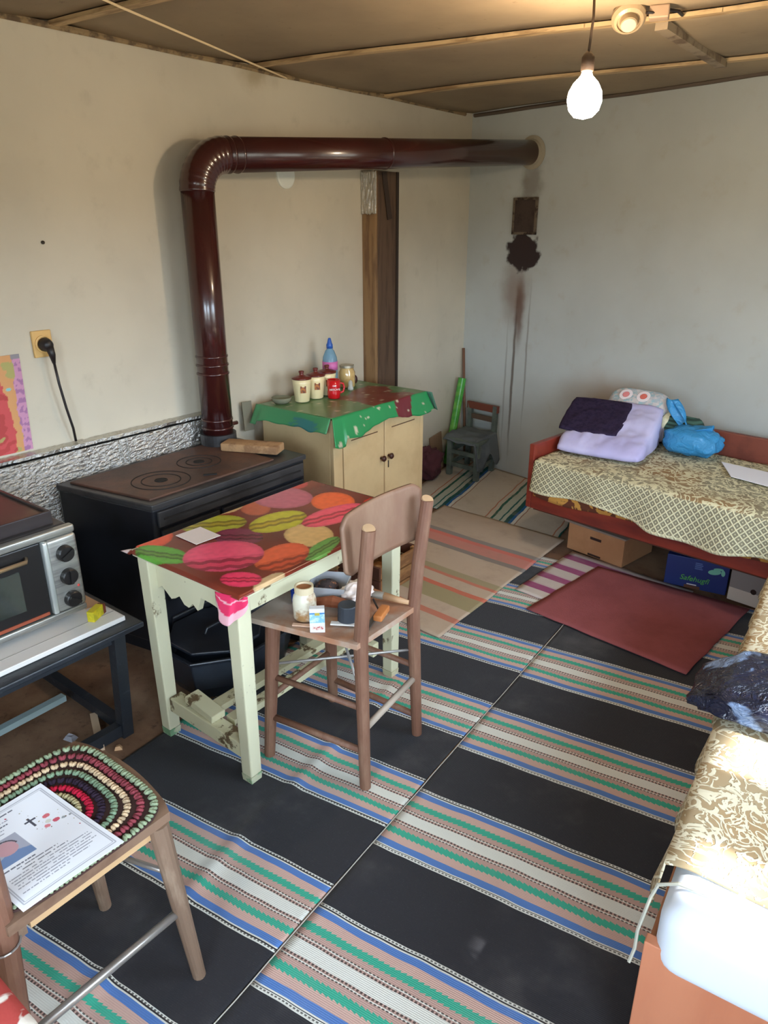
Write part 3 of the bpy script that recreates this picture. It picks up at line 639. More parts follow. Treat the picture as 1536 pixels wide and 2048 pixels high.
MB().box(OX - .004, OX - .001, OY0 + .03, OY1 - .11, OZ + .047, OZ + .056).build('red_stripe', mat('copper_stripe', (150, 74, 50), .4), dr)
for k, z in enumerate((OT - .072, OT - .143, OT - .213)):
    kb = MB().lathe([(.024, 0), (.023, .014), (.020, .017), (0, .017)], (OX + .004, OY1 - .043, z), 24, (1, 0, 0)).build('knob', ov_b, t, smooth=False)
    MB(frame((OX + .021, OY1 - .043, z), (0, math.cos(.5 + k), math.sin(.5 + k)), (0, -math.sin(.5 + k), math.cos(.5 + k)))).box(-.019, .019, -.004, .004, 0, .006).build('grip', ov_b, kb)
MB().ell((OX + .0045, OY1 - .018, OT - .182), (.003, .004, .004), 8, 6).build('pilot_light', mat('red_pilot', (200, 70, 60), .3), t)
HP = mat('brown_hob', (70, 54, 48), .4, c2=(90, 70, 60), scale=5, coat=.2)
hb = MB().box(OX0 + .02, OX - .05, OY0 + .01, OY1 - .035, OT + .0005, OT + .006).build('hob_tray', HP, t)
m_ = MB(); a, b, c0, d = OX0 + .018, OX - .048, OY0 + .008, OY1 - .033
m_.box(a, a + .01, c0, d, OT + .001, OT + .038).box(b - .01, b, c0, d, OT + .001, OT + .038).box(a + .0105, b - .0105, c0, c0 + .01, OT + .001, OT + .038).box(a + .0105, b - .0105, d - .01, d, OT + .001, OT + .038)
m_.build('hob_rim', mat('dark_hob_rim', (44, 36, 36), .35), hb, bevel=.002)
MB().box(a + .011, b - .011, c0 + .011, d - .011, OT + .006, OT + .030).build('hob_top', HP, hb)
for cy, r in ((.72, .085), (.52, .07)):
    MB().lathe([(r + .006, OT + .030), (r + .006, OT + .036), (r, OT + .036), (r, OT + .046), (r - .006, OT + .048), (.02, OT + .048), (.018, OT + .044), (0, OT + .044)], (-2.06, cy, 0), 32).build('hotplate', mat('hotplate_iron', (52, 42, 40), .5, .3), hb)
t = thing('yellow_packet', 'small yellow packet on the white board in front of the oven', 'packet', (-1.79, .95, OZ))
T_ = TR(-1.79, .945, OZ - .0005, .5)
MB(T_).box(-.010, .012, -.026, .026, 0, .032).build('carton', mat('yellow_print', (216, 196, 30), .5, c2=(180, 170, 30), scale=40), t, bevel=.0015)
MB(T_).box(-.010, .012, .0262, .038, 0, .028).build('brown_flap', mat('brown_flap', (120, 60, 40), .6), t)
tag(MB(TR(-1.87, .93, 0, 2.7)).box(-.09, .09, -.011, .011, .0, .02).build('wood_stick', mat('pale_wood', (206, 180, 150), .7)), 'pale stick of wood on the floor inside the stand', 'stick')
tag(MB(TR(-1.915, .865, 0, .3)).add([(-.02, -.012, 0), (.02, -.014, 0), (.018, .014, 0), (-.016, .012, 0), (-.012, -.006, .012), (.012, -.008, .016), (.01, .008, .012), (-.01, .006, .015)], [(0, 3, 2, 1), (4, 5, 6, 7), (0, 1, 5, 4), (1, 2, 6, 5), (2, 3, 7, 6), (3, 0, 4, 7)]).build('paper_scrap', mat('grey_paper', (168, 168, 176), .8)), 'crumpled grey paper scrap on the floor inside the stand', 'scrap')
tag(MB(TR(-1.755, .93, 0, .9)).hexa([(-.012, -.008, 0), (.012, -.008, 0), (.010, .008, 0), (-.010, .008, 0)], [(-.008, -.006, .012), (.006, -.006, .014), (.004, .006, .012), (-.006, .005, .010)]).build('wood_chip', mat('chip_tan', (200, 160, 120), .8)), 'tiny tan chip on the bare floor by the stand leg', 'chip')
# black tub and steel pot in front of the stove
t = thing('ash_tub', 'black enamel tub in front of the stove under the table', 'tub', (-1.86, 1.45, 0))
tubm = mat('tub_black', (32, 36, 44), .30, c2=(46, 52, 62), scale=4)
def octo(cx, cy, rx, ry, z, k=.42): return [(cx + rx * sx, cy + ry * sy, z) for sx, sy in ((1, -k), (1, k), (k, 1), (-k, 1), (-1, k), (-1, -k), (-k, -1), (k, -1))]
cx, cy = -1.815, 1.45
rings = [octo(cx, cy, .145, .20, 0), octo(cx, cy, .165, .225, .05), octo(cx, cy, .170, .235, .15), octo(cx, cy, .178, .245, .155), octo(cx, cy, .178, .245, .165), octo(cx, cy, .16, .225, .16), octo(cx, cy, .15, .215, .12)]
vs = [p for r in rings for p in r]; fs = [tuple(range(8))[::-1], tuple(range(48, 56))]
for i in range(6):
    for k in range(8): fs.append((i * 8 + k, i * 8 + (k + 1) % 8, i * 8 + 8 + (k + 1) % 8, i * 8 + 8 + k))
MB().add(vs, fs).build('tub_body', tubm, t, bevel=.004)
lidp = MB().prism([(p[0], p[1]) for p in octo(cx - .02, cy - .05, .15, .16, 0)], .166, .178).build('lid', tubm, t, bevel=.004)
MB().tube([(cx - .02, cy - .10, .178), (cx - .02, cy - .09, .195), (cx - .02, cy - .01, .195), (cx - .02, cy, .178)], .006, 8).build('handle', tubm, lidp)
t = thing('steel_pot', 'dented steel pot between the black tub and the chair', 'pot', (-1.80, 1.80, 0))
MB().lathe([(.085, 0), (.1, .01), (.105, .10), (.11, .104), (.106, .108), (.100, .104), (.096, .02), (0, .018)], (-1.80, 1.80, 0), 32).build('pot_body', mat('steel', (150, 154, 154), .22, .9), t, smooth=True)
MB().ell((-1.80, 1.80, .07), (.085, .085, .03), 16, 8).build('scraps', mat('brown_scraps', (70, 52, 40), .9, c2=(150, 120, 90), scale=30, bump=.8, bscale=60), t)
t = thing('wooden_crate', 'brown wooden crate on the floor by the cabinet under the table', 'crate', (-1.85, 2.3, 0))
wc = mat('crate_wood', (152, 108, 64), .8, c2=(120, 80, 46), scale=6, stretch=(4, 1, 4)); wd = mat('crate_dark', (84, 46, 30), .8)
cxa, cxb, cya, cyb = -1.93, -1.70, 2.16, 2.46; zf = .0
MB().box(cxa, cxb, cya, cyb, zf + .016, .03).build('bottom', wc, t)
for k, z in enumerate((.036, .10)):
    MB().box(cxb - .012, cxb, cya + .0125, cyb - .0125, z, z + .055).build('slat', wc, t); MB().box(cxa, cxa + .012, cya + .0125, cyb - .0125, z, z + .055).build('slat', wc, t)
    MB().box(cxa, cxb, cya, cya + .012, z, z + .055).build('slat', wd, t); MB().box(cxa, cxb, cyb - .012, cyb, z, z + .055).build('slat', wd, t)
for px in (cxa + .0125, cxb - .0325):
    for py in (cya + .0125, cyb - .0325): MB().box(px, px + .02, py, py + .02, .0305, .155).build('corner_post', wc, t)
# ---------------------------------------------------------------- table
tp_m = mat('peeling_cream_paint', (214, 210, 178), .5, c2=(120, 104, 74), scale=11, lo=.60, hi=.64, bump=.3, bscale=30, stretch=(1, 1, .6))
tb_m = mat('peeling_paint_worn', (206, 200, 164), .5, c2=(104, 84, 58), scale=16, lo=.54, hi=.60, bump=.4, bscale=30)
t = thing('kitchen_table', 'small cream table with peeling paint under a macaron-print cloth', 'table', (-1.5, 1.4, 0))
TX0, TX1, TY0, TY1, TZ = -1.735, -1.268, 1.045, 1.80, .640
MB().box(TX0 + .006, TX1 - .006, TY0 + .006, TY1 - .006, TZ - .022, TZ - .001).build('tabletop', tp_m, t, bevel=.003)
green_foot = mat('green_worn_foot', (120, 158, 120), .6, c2=(196, 196, 164), scale=20, lo=.45, hi=.55)
LG = [(-1.328, 1.09), (-1.686, 1.078), (-1.330, 1.755), (-1.686, 1.70)]
for k, (lx, ly) in enumerate(LG):
    w = .024
    tx = lx + (.0 if k % 2 == 0 else -.002)
    l = MB().hexa([(lx - w * .85, ly - w * .85, .03), (lx + w * .85, ly - w * .85, .03), (lx + w * .85, ly + w * .85, .03), (lx - w * .85, ly + w * .85, .03)],
              [(tx - w, ly - w, TZ - .0225), (tx + w, ly - w, TZ - .0225), (tx + w, ly + w, TZ - .0225), (tx - w, ly + w, TZ - .0225)]).build('leg', tp_m, t, bevel=.004)
    MB().hexa([(lx - w * .78, ly - w * .78, .004), (lx + w * .78, ly - w * .78, .004), (lx + w * .78, ly + w * .78, .004), (lx - w * .78, ly + w * .78, .004)],
              [(lx - w * .86, ly - w * .86, .03), (lx + w * .86, ly - w * .86, .03), (lx + w * .86, ly + w * .86, .03), (lx - w * .86, ly + w * .86, .03)]).build('worn_foot', green_foot if k in (0, 1) else tb_m, l)
# aprons: arched end apron with a broken tongue, plain long aprons
def apron_x(y, broken):
    xa, xb = -1.662, -1.352; zt = TZ - .023; prof = []
    for i in range(17):
        u = i / 16; d = .062 + .03 * (abs(2 * u - 1)) ** 4
        if broken and .12 < u < .62: d += .035 + .012 * math.sin(u * 37) + (.02 if .40 < u < .5 else 0)
        prof.append((xa + u * (xb - xa), zt - d))
    mb = MB(); n_ = len(prof)
    vs = [(x, y - .009, z) for x, z in prof] + [(x, y - .009, zt) for x, z in prof] + [(x, y + .009, z) for x, z in prof] + [(x, y + .009, zt) for x, z in prof]
    fs = []
    for i in range(n_ - 1):
        fs += [(i, i + 1, n_ + i + 1, n_ + i), (2 * n_ + i + 1, 2 * n_ + i, 3 * n_ + i, 3 * n_ + i + 1), (i + 1, i, 2 * n_ + i, 2 * n_ + i + 1), (n_ + i, n_ + i + 1, 3 * n_ + i + 1, 3 * n_ + i)]
    fs += [(0, n_, 3 * n_, 2 * n_), (n_ - 1, 3 * n_ - 1, 4 * n_ - 1, 2 * n_ - 1)]
    return mb.add(vs, fs).build('apron', tp_m, t)
apron_x(1.088, True); apron_x(1.70, False)
for x in (-1.322, -1.690): MB().box(x - .009, x + .009, 1.1145, 1.6755, TZ - .088, TZ - .023).build('apron', tp_m, t)
# lower rails and slatted footrest
MB().bar((-1.664, 1.09, .125), (-1.350, 1.095, .105), .045, .05).build('end_rail', tb_m, t, bevel=.003)
MB().bar((-1.664, 1.70, .125), (-1.352, 1.70, .125), .03, .05).build('end_rail', tb_m, t, bevel=.003)
MB().bar((-1.52, 1.125, .145), (-1.49, 1.684, .165), .045, .022).build('long_rail', tb_m, t, bevel=.002)
MB().bar((-1.455, 1.13, .125), (-1.43, 1.684, .15), .04, .022).build('long_rail', tb_m, t, bevel=.002)
MB().bar((-1.60, 1.105, .165), (-1.47, 1.10, .150), .05, .025).build('rail_block', tb_m, t, bevel=.003)
# cloth
MAC = [(-1.680,1.609,0.079,0.062,0.071,-0.071,(185,95,115),0),(-1.524,1.685,0.056,0.044,0.059,-0.066,(235,100,45),0),(-1.442,1.600,0.031,0.116,0.052,-0.048,(235,85,110),1),(-1.542,1.453,0.034,0.089,0.059,-0.049,(190,185,40),1),(-1.680,1.317,0.061,0.076,0.055,-0.043,(170,172,50),1),(-1.398,1.434,0.057,0.044,0.058,-0.062,(215,180,120),0),(-1.304,1.388,-0.008,0.084,0.034,-0.023,(105,165,80),1),(-1.550,1.299,0.057,0.044,0.047,-0.042,(125,50,75),1),(-1.483,1.185,0.070,0.084,0.079,-0.063,(215,75,108),2),(-1.352,1.279,0.025,0.080,0.062,-0.050,(205,85,50),2),(-1.736,1.137,0.025,0.052,0.061,-0.038,(225,80,50),0),(-1.622,1.086,0.080,0.030,0.044,-0.036,(95,165,60),1),(-1.764,1.434,0.025,0.056,0.048,-0.037,(215,180,130),0),(-1.681,1.488,0.038,0.030,0.050,-0.046,(180,85,55),0),(-1.337,1.116,0.042,0.033,0.033,-0.029,(228,60,100),1),(-1.406,1.754,0.029,0.023,0.032,-0.041,(205,60,45),0),(-1.272,1.153,0.002,0.053,0.026,-0.017,(195,165,125),0),(-1.754,1.298,0.017,0.037,0.033,-0.023,(205,190,150),0),(-1.753,1.733,0.042,0.032,0.042,-0.043,(190,60,60),0),(-1.335,1.565,0.023,0.017,0.038,-0.046,(230,110,50),0)]
ORD = [18, 13, 12, 17, 10, 19, 15, 5, 0, 1, 4, 7, 3, 2, 11, 16, 6, 9, 8, 14]
def macaron(x, y):
    k = ns(x * 12, y * 12, 3)
    c = [112 + 22 * k, 44 + 10 * k, 32 + 6 * k]
    for i in ORD:
        cx, cy, ax, ay, bx, by, col, kind = MAC[i]
        dt = ax * by - ay * bx; dx, dy = x - cx, y - cy
        q = ((by * dx - bx * dy) / dt, (-ay * dx + ax * dy) / dt)
        r = math.hypot(*q)
        if r < 1:
            s = 1 + .06 * ns(x * 60, y * 60, i); rim = max(0, r - .8) * 1.2
            cc = [a * s * (1 - rim * .5) for a in col]
            if kind in (1, 2):
                b = q[1] - (.05 if kind == 1 else .55) + .04 * math.sin(q[0] * 14)
                if abs(b) < .30: cc = [a * (.74 if abs(b) > .11 else 1.0) * .97 for a in cc]; cc = [cc[0], cc[1] * .9, cc[2] * .9]
                if kind == 2 and q[1] < .1: cc = [min(255, a * 1.06 + 8) for a in cc]
            c = cc
    return lin([max(0, min(255, a * 1.07)) for a in c])
t = thing('tablecloth', 'glossy vinyl tablecloth printed with colourful macarons', 'tablecloth', (-1.5, 1.4, TZ))
vm = attr_mat('macaron_vinyl', .24, .5)
def cl(u, v):
    x = TX0 - .006 + u * (TX1 - TX0 + .012); y = TY0 - .006 + v * (TY1 - TY0 + .012); z = TZ + .0015 + .0012 * ns(x * 8, y * 8)
    e = max(0, (.02 - u) / .02, (u - .985) / .015, (.012 - v) / .012); z -= .008 * e
    if u < .05 and v < .04: x -= .025 * (1 - u / .05) * (1 - v / .04); z -= .006
    return (x, y, z)
MB().sheet(cl, 170, 260, .0012, color=lambda u, v: lin((222, 200, 196)) if (u < .035 and v < .022) else macaron(TX0 + u * (TX1 - TX0), TY0 + v * (TY1 - TY0))).build('print_sheet', vm, t, smooth=True)
def hang(u, v):   # folded corner hanging over the near right leg
    a = u * math.pi * .5; r = .018 + .006 * v
    x = TX1 - .075 + .085 * u + .004 * math.sin(u * 15); y = TY0 - .012 + .03 * u ** 2 - .018 * math.sin(u * math.pi) * v
    return (x, y, TZ - .004 - v * (.025 + .055 * math.sin(u * math.pi) ** .7))
MB().sheet(hang, 30, 24, .0012, color=lambda u, v: lin((222, 50, 96) if v < .66 + .1 * ns(u * 5, 1) and abs(v - .25 - .1 * ns(u * 3, 2)) > .03 else (228, 172, 182))).build('hanging_corner', vm, t, smooth=True)
tag(MB().hexa([(-1.698, 1.182, TZ + .004), (-1.597, 1.178, TZ + .004), (-1.592, 1.264, TZ + .004), (-1.693, 1.270, TZ + .004)], [(-1.698, 1.182, TZ + .0052), (-1.597, 1.178, TZ + .0052), (-1.592, 1.264, TZ + .0052), (-1.693, 1.270, TZ + .0052)]).build('note_paper', mat('white_paper', (236, 228, 226), .8)), 'small blank white note lying on the macaron tablecloth', 'paper')
# ---------------------------------------------------------------- wooden chair beside table
cw = mat('worn_brown_wood', (118, 80, 62), .6, c2=(146, 112, 90), scale=5, lo=.4, hi=.75, stretch=(3, 3, .7), bump=.15)
cwp = mat('dusty_plywood', (128, 94, 74), .55, c2=(150, 120, 98), scale=4, lo=.35, hi=.75, stretch=(2, 2, .8))
cut = mat('cut_wood', (188, 156, 120), .7)
t = thing('wooden_chair', 'old brown wooden chair with a curved plywood back, loaded with jars and tools', 'chair', (-1.2, 1.38, 0))
RZ = .008
bl0, br0, fl0, fr0 = Vector((-1.045, 1.262, RZ)), Vector((-1.066, 1.545, RZ)), Vector((-1.362, 1.192, RZ)), Vector((-1.392, 1.515, RZ))
bls, brs, fls, frs = Vector((-1.062, 1.270, .47)), Vector((-1.062, 1.508, .47)), Vector((-1.332, 1.212, .47)), Vector((-1.345, 1.46, .47))
blt, brt = Vector((-1.035, 1.275, .805)), Vector((-1.040, 1.535, .805))
for nm, pts, r in (('back_post', [bl0, bls, Vector((-1.052, 1.272, .62)), blt], [.016, .020, .019, .018]), ('back_post', [br0, brs, Vector((-1.055, 1.52, .62)), brt], [.016, .020, .019, .018])):
    o = MB().tube(pts, r, 14).build(nm, cw, t, smooth=False)
    d = (pts[3] - pts[2]).normalized()
    MB().lathe([(.0178, 0), (.016, .004), (0, .005)], pts[3], 14, (d + Vector((.35, -.2, 0))).normalized()).build('cut_end', cut, o)
for a, b in ((fl0, fls), (fr0, frs)): MB().tube([a, b], [.016, .022], 14).build('leg', cw, t)
# seat: rounded plywood, slightly dished
def seatfn(u, v):
    x = -1.385 + u * .335; y0 = 1.165 + .075 * u; y1 = 1.515 - .0 * u
    q = v
    y = y0 + q * (y1 - y0)
    bul = .018 * math.sin(math.pi * v); 
    return (x - (bul if u < .01 else 0), y, .487 - .010 * math.sin(math.pi * u) * math.sin(math.pi * v))
MB().sheet(seatfn, 24, 24, .016).build('seat', mat('dusty_seat', (168, 118, 88), .6, c2=(180, 164, 148), scale=4, lo=.42, hi=.62), t, smooth=False)
def backfn(u, v):
    y = 1.238 + u * .325; c_ = (u - .45) * 2
    rr = 0
    e = max(0, abs(2 * u - 1) - .78) / .22
    z = .665 + v * .165; z = .7475 + (z - .7475) * (1 - .30 * e * e)
    return (-1.090 - .028 * (1 - c_ * c_) * .8 - .012 * (v - .5) + .012, y, z + (.012 * u))
MB().sheet(backfn, 32, 14, .010).build('backrest', cwp, t, smooth=True)
def rod(a, b, r, m=cw, nm='stretcher'): return MB().tube([a, b], r, 10).build(nm, m, t, smooth=True)
def at(p, q, z): f = (z - p.z) / (q.z - p.z); return p.lerp(q, f)
rod(at(fl0, fls, .29), at(bl0, bls, .27), .009); rod(at(fl0, fls, .15), at(bl0, bls, .13), .010)
rod(at(fr0, frs, .29), at(br0, brs, .27), .009); rod(at(fr0, frs, .10), at(br0, brs, .08), .010)
rod(at(fl0, fls, .22), at(fr0, frs, .22), .009); rod(at(bl0, bls, .20), at(br0, brs, .23), .010, mat('pale_rod', (172, 156, 140), .6))
wire = mat('grey_wire', (176, 172, 168), .4, .6)
rod(at(fl0, fls, .33), at(br0, brs, .33), .004, wire, 'brace_wire'); rod(at(fr0, frs, .45), at(bl0, bls, .30), .004, wire, 'brace_wire')
# items on chair seat
SZc = .489
t = thing('plastic_jar', 'white plastic jar smeared with brown, open, on the wooden chair', 'jar', (-1.255, 1.262, SZc))
MB().lathe([(.026, -.004), (.032, .004), (.033, .055), (.030, .068), (.024, .076), (.024, .078)], (-1.255, 1.262, SZc), 24).build('jar_body', mat('cloudy_plastic', (222, 216, 196), .4, c2=(168, 128, 84), scale=16, lo=.46, hi=.62), t, smooth=True)
MB().lathe([(.0265, .0785), (.0265, .098), (.022, .098), (.022, .085), (0, .083)], (-1.255, 1.262, SZc), 24).build('neck_ring', mat('cream_neck', (214, 198, 164), .5), t)
MB().lathe([(.0215, .0855), (.0215, .092), (0, .092)], (-1.255, 1.262, SZc), 20).build('brown_residue', mat('brown_residue', (150, 96, 56), .7), t)
t = thing('medicine_box', 'blue and white medicine box standing at the chair seat edge', 'box', (-1.172, 1.228, SZc))
fr = frame((-1.175, 1.226, SZc - .004), (.74, .67, 0), (0, 0, 1))
MB(fr).box(-.020, .020, 0, .072, -.018, 0).build('carton', mat('white_carton', (226, 232, 240), .5), t)
MB(fr).box(-.020, .020, .030, .056, .0001, .0006).build('blue_print', mat('sky_print', (130, 190, 226), .5, c2=(206, 226, 240), scale=60), t)
MB(fr).box(-.020, .020, .056, .060, .0001, .0007).build('blue_line', mat('blue_line', (60, 130, 190), .5), t)
MB(fr).box(-.006, .007, .052, .060, .0002, .0010).build('gold_emblem', mat('gold_emblem', (190, 170, 70), .5), t)
MB(fr).box(-.014, .017, .008, .020, .0001, .0006).build('berry_print', mat('berry_print', (190, 90, 90), .5, c2=(226, 210, 200), scale=120, lo=.4, hi=.5), t)
tag(MB().lathe([(.027, -.004), (.029, .0), (.027, .046), (.025, .049), (0, .047)], (-1.150, 1.322, SZc), 20).build('black_cap', mat('black_rubber', (48, 54, 62), .55)), 'black cylindrical cap among the clutter on the chair', 'cap')
t = thing('plastic_tub', 'clear square plastic tub with dark scraps and a white bag', 'tub', (-1.285, 1.405, SZc))
T_ = TR(-1.285, 1.40, SZc, .5); ct = clear_mat('tub_plastic', (216, 218, 222), .5, .15)
m_ = MB(T_); a0, a1, hh = .045, .056, .05
for s0, s1 in (((-1, -1), (1, -1)), ((1, -1), (1, 1)), ((1, 1), (-1, 1)), ((-1, 1), (-1, -1))):
    k = .0025
    m_.add([(s0[0] * a0, s0[1] * a0, 0), (s1[0] * a0, s1[1] * a0, 0), (s1[0] * a1, s1[1] * a1, hh), (s0[0] * a1, s0[1] * a1, hh), (s0[0] * (a0 - k), s0[1] * (a0 - k), 0), (s1[0] * (a0 - k), s1[1] * (a0 - k), 0), (s1[0] * (a1 - k), s1[1] * (a1 - k), hh), (s0[0] * (a1 - k), s0[1] * (a1 - k), hh)],
           [(0, 1, 2, 3), (7, 6, 5, 4), (3, 2, 6, 7), (0, 4, 5, 1)])
m_.box(-a0, a0, -a0, a0, -.003, .0)
m_.build('tub_wall', ct, t)
MB(T_).ell((-.008, 0, .026), (.036, .036, .022), 12, 8).build('scraps', mat('dark_scraps', (52, 40, 44), .7, c2=(150, 96, 60), scale=60, lo=.55, hi=.62, bump=.9, bscale=60), t)
def blob(name, c, r, m, label, cat, amp=.25, s=3, rot=0, nu=40, nv=24, sub=None, flat=.0, seed=0, pw=1.0):
    T = TR(c[0], c[1], c[2], rot); mb = MB(T); vs = []; fs = []
    for j in range(nv + 1):
        ph = math.pi * j / nv
        for i in range(nu):
            a = 2 * math.pi * i / nu; d = Vector((math.sin(ph) * math.cos(a), math.sin(ph) * math.sin(a), -math.cos(ph)))
            sg = lambda w: math.copysign(abs(w) ** pw, w)
            k = 1 + amp * noise.fractal(d * s + Vector((seed, 0, 0)), .8, 2.2, 4)
            p = Vector((sg(d.x) * r[0], sg(d.y) * r[1], sg(d.z) * r[2])) * k
            p.z = max(p.z + r[2], 0.0) if not flat else max(p.z + r[2], flat)
            vs.append(p)
    for j in range(nv):
        for i in range(nu): fs.append((j * nu + i, j * nu + (i + 1) % nu, (j + 1) * nu + (i + 1) % nu, (j + 1) * nu + i))
    o = mb.add(vs, fs).build(name, m, smooth=True)
    return tag(o, label, cat) if label else o
blob('white_bag', (-1.205, 1.425, SZc), (.042, .050, .026), mat('white_film', (228, 214, 206), .3, bump=.5, bscale=60), 'crumpled white plastic bag beside the clear tub on the chair', 'bag', .35, 2.5)
t = thing('blue_bottle_cap', 'blue plastic cap behind the smeared white jar', 'cap', (-1.335, 1.315, SZc))
MB().lathe([(.020, 0), (.021, .038), (.018, .038), (.017, .006), (0, .005)], (-1.335, 1.318, SZc), 20).build('cap', mat('blue_plastic', (30, 66, 160), .35), t, smooth=True)
t = thing('scraper', 'scraper with an orange wooden handle on the chair by the post', 'scraper', (-1.09, 1.37, SZc))
MB(TR(-1.082, 1.385, SZc + .002, 1.9)).box(-.035, .035, -.013, .013, .006, .024).build('handle', mat('orange_wood', (196, 122, 66), .5), t, bevel=.004, seg=3)
MB(TR(-1.088, 1.36, SZc + .001, 1.9)).box(-.05, .045, -.004, .010, .0, .006).build('blade', mat('knife_steel', (120, 116, 112), .35, .8), t)
t = thing('trowel', 'trowel with a pale wooden grip lying at the far seat edge', 'trowel', (-1.12, 1.46, SZc))
MB().tube([(-1.20, 1.455, SZc + .012), (-1.14, 1.472, SZc + .014)], [.010, .012], 10).build('ferrule', mat('grey_ferrule', (120, 112, 100), .5), t, smooth=True)
MB().tube([(-1.14, 1.472, SZc + .014), (-1.065, 1.490, SZc + .010)], [.012, .007], 10).build('grip', mat('pale_grip', (190, 150, 112), .6), t, smooth=True)
t = thing('spoon', 'small spoon with a white bowl on the chair seat', 'spoon', (-1.12, 1.41, SZc))
MB().tube([(-1.155, 1.44, SZc + .012), (-1.105, 1.405, SZc + .006)], .003, 8).build('stem', bp, t)
MB().ell((-1.09, 1.40, SZc + .008), (.016, .011, .007), 10, 6).build('spoon_bowl', mat('bone_white', (216, 200, 180), .4), t, smooth=True)
tag(MB(TR(-1.165, 1.285, SZc - .001, .55)).box(-.012, .065, -.009, .009, 0, .004).build('white_spatula', mat('white_plastic', (214, 210, 204), .4), bevel=.001), 'flat white plastic stick in front of the black cap', 'stick')
tag(MB(TR(-1.23, 1.226, SZc - .003, .5)).box(-.028, .028, -.006, .006, 0, .004).build('tablet_strip', mat('beige_strip', (206, 170, 146), .5)), 'small beige strip at the foot of the smeared jar', 'strip')
tag(MB().tube([(-1.27, 1.325, SZc + .016), (-1.225, 1.345, SZc + .022), (-1.18, 1.372, SZc + .014)], [.012, .018, .012], 10).build('brush', mat('brown_bristle', (128, 70, 40), .8, bump=.6)), 'short brown brush between the jar and the clear tub', 'brush')
# ---------------------------------------------------------------- foreground chair with crochet cover
gw = mat('greyed_wood', (124, 100, 82), .6, c2=(150, 128, 108), scale=6, stretch=(3, 3, .7), bump=.15)
SH = .452
t = thing('seat_chair', 'old wooden chair with a crocheted cover on its seat, bottom left', 'chair', (-1.15, .45, 0))
RZ2 = .006
def seat2(u, v):
    x = -1.325 + u * .335; y = .285 + v * .325; e = .02 * math.sin(math.pi * u) * (1 if v > .99 else 0)
    cx = .018 * (max(0, abs(2 * u - 1) - .75) / .25) ** 2
    y = .4475 + (y - .4475) * (1 - cx * 2)
    return (x, y + e, SH + .004 * math.sin(math.pi * u))
MB().sheet(seat2, 20, 20, .022).build('seat', mat('seat_ply', (132, 104, 84), .6, c2=(110, 82, 64), scale=5), t)
MB().box(-1.30, -1.01, .30, .325, SH - .06, SH - .0225).build('seat_rail', gw, t); MB().box(-1.03, -1.005, .33, .58, SH - .05, SH - .0225).build('seat_rail', mat('pale_edge', (196, 160, 118), .6), t)
rA, rB, rC, rD = Vector((-.975, .612, RZ2)), Vector((-1.285, .585, RZ2)), Vector((-1.005, .262, RZ2)), Vector((-1.33, .255, RZ2))
rAs, rBs, rCs, rDs = Vector((-1.005, .585, SH - .0225)), Vector((-1.285, .56, SH - .0225)), Vector((-1.018, .292, SH - .0225)), Vector((-1.318, .29, SH - .0225))
for a, b in ((rA, rAs), (rB, rBs)): MB().tube([a, b], [.014, .021], 14).build('leg', gw, t)
for a, b, e in ((rC, rCs, Vector((-1.000, .285, .82))), (rD, rDs, Vector((-1.322, .272, .82)))): MB().tube([a, b, b.lerp(e, .4), e], [.018, .022, .022, .019], 14).build('back_post', cw, t)
def back2(u, v): return (-1.335 + u * .345, .262 - .012 * (v - .5) - .028 * math.sin(math.pi * u), .68 + v * .13)
MB().sheet(back2, 20, 8, .01).build('backrest', cwp, t, smooth=True)
mr = mat('metal_rod', (176, 170, 164), .35, .7)
def at2(p, q, z): f = (z - p.z) / (q.z - p.z); return p.lerp(q, f)
MB().tube([at2(rC, rCs, .175), at2(rA, rAs, .20)], .009, 10).build('stretcher', mr, t, smooth=True)
MB().tube([at2(rB, rBs, .20), at2(rA, rAs, .30)], .006, 10).build('stretcher', mr, t, smooth=True)
MB().tube([at2(rC, rCs, .20), at2(rD, rDs, .20)], .008, 10).build('stretcher', gw, t, smooth=True)
MB().tube([at2(rD, rDs, .22), at2(rB, rBs, .22)], .008, 10).build('stretcher', gw, t, smooth=True)
w_ = [Vector((-1.018 + .026 * math.cos(a), .288 + .026 * math.sin(a), SH - .055)) for a in [i * math.pi / 8 for i in range(17)]]
MB().tube(w_, .002, 6, False).build('wire_tie', wire, t)
# crochet cover
t = thing('crochet_cover', 'crocheted seat cover in maroon, sage, cream and red rings', 'seat cover', (-1.155, .45, SH))
ccx, ccy = -1.15, .450
def sq(a, r, p=3.2):
    c_, s_ = math.cos(a), math.sin(a); k = (abs(c_) ** p + abs(s_) ** p) ** (-1 / p); return c_ * k * r, s_ * k * r
def p_of(R): return 2 + 3.0 * (R / .165) ** 2
base = []
for i in range(48):
    a = 2 * math.pi * i / 48; q = sq(a, .166, 5); base.append((ccx + q[0] * 1.0, ccy + q[1] * .98))
ZC = SH + .0045
MB().prism(base, ZC, ZC + .005).build('backing', mat('dark_wool', (62, 38, 34), .95), t)
RG = [(.160, (150, 164, 132), .0085), (.142, (142, 66, 74), .0085), (.124, (214, 186, 150), .0075), (.106, (128, 150, 122), .0075), (.088, (52, 40, 54), .008), (.070, (184, 34, 60), .008), (.052, (176, 164, 124), .007), (.035, (120, 96, 70), .007), (.019, (170, 160, 120), .007), (.004, (150, 60, 66), .006)]
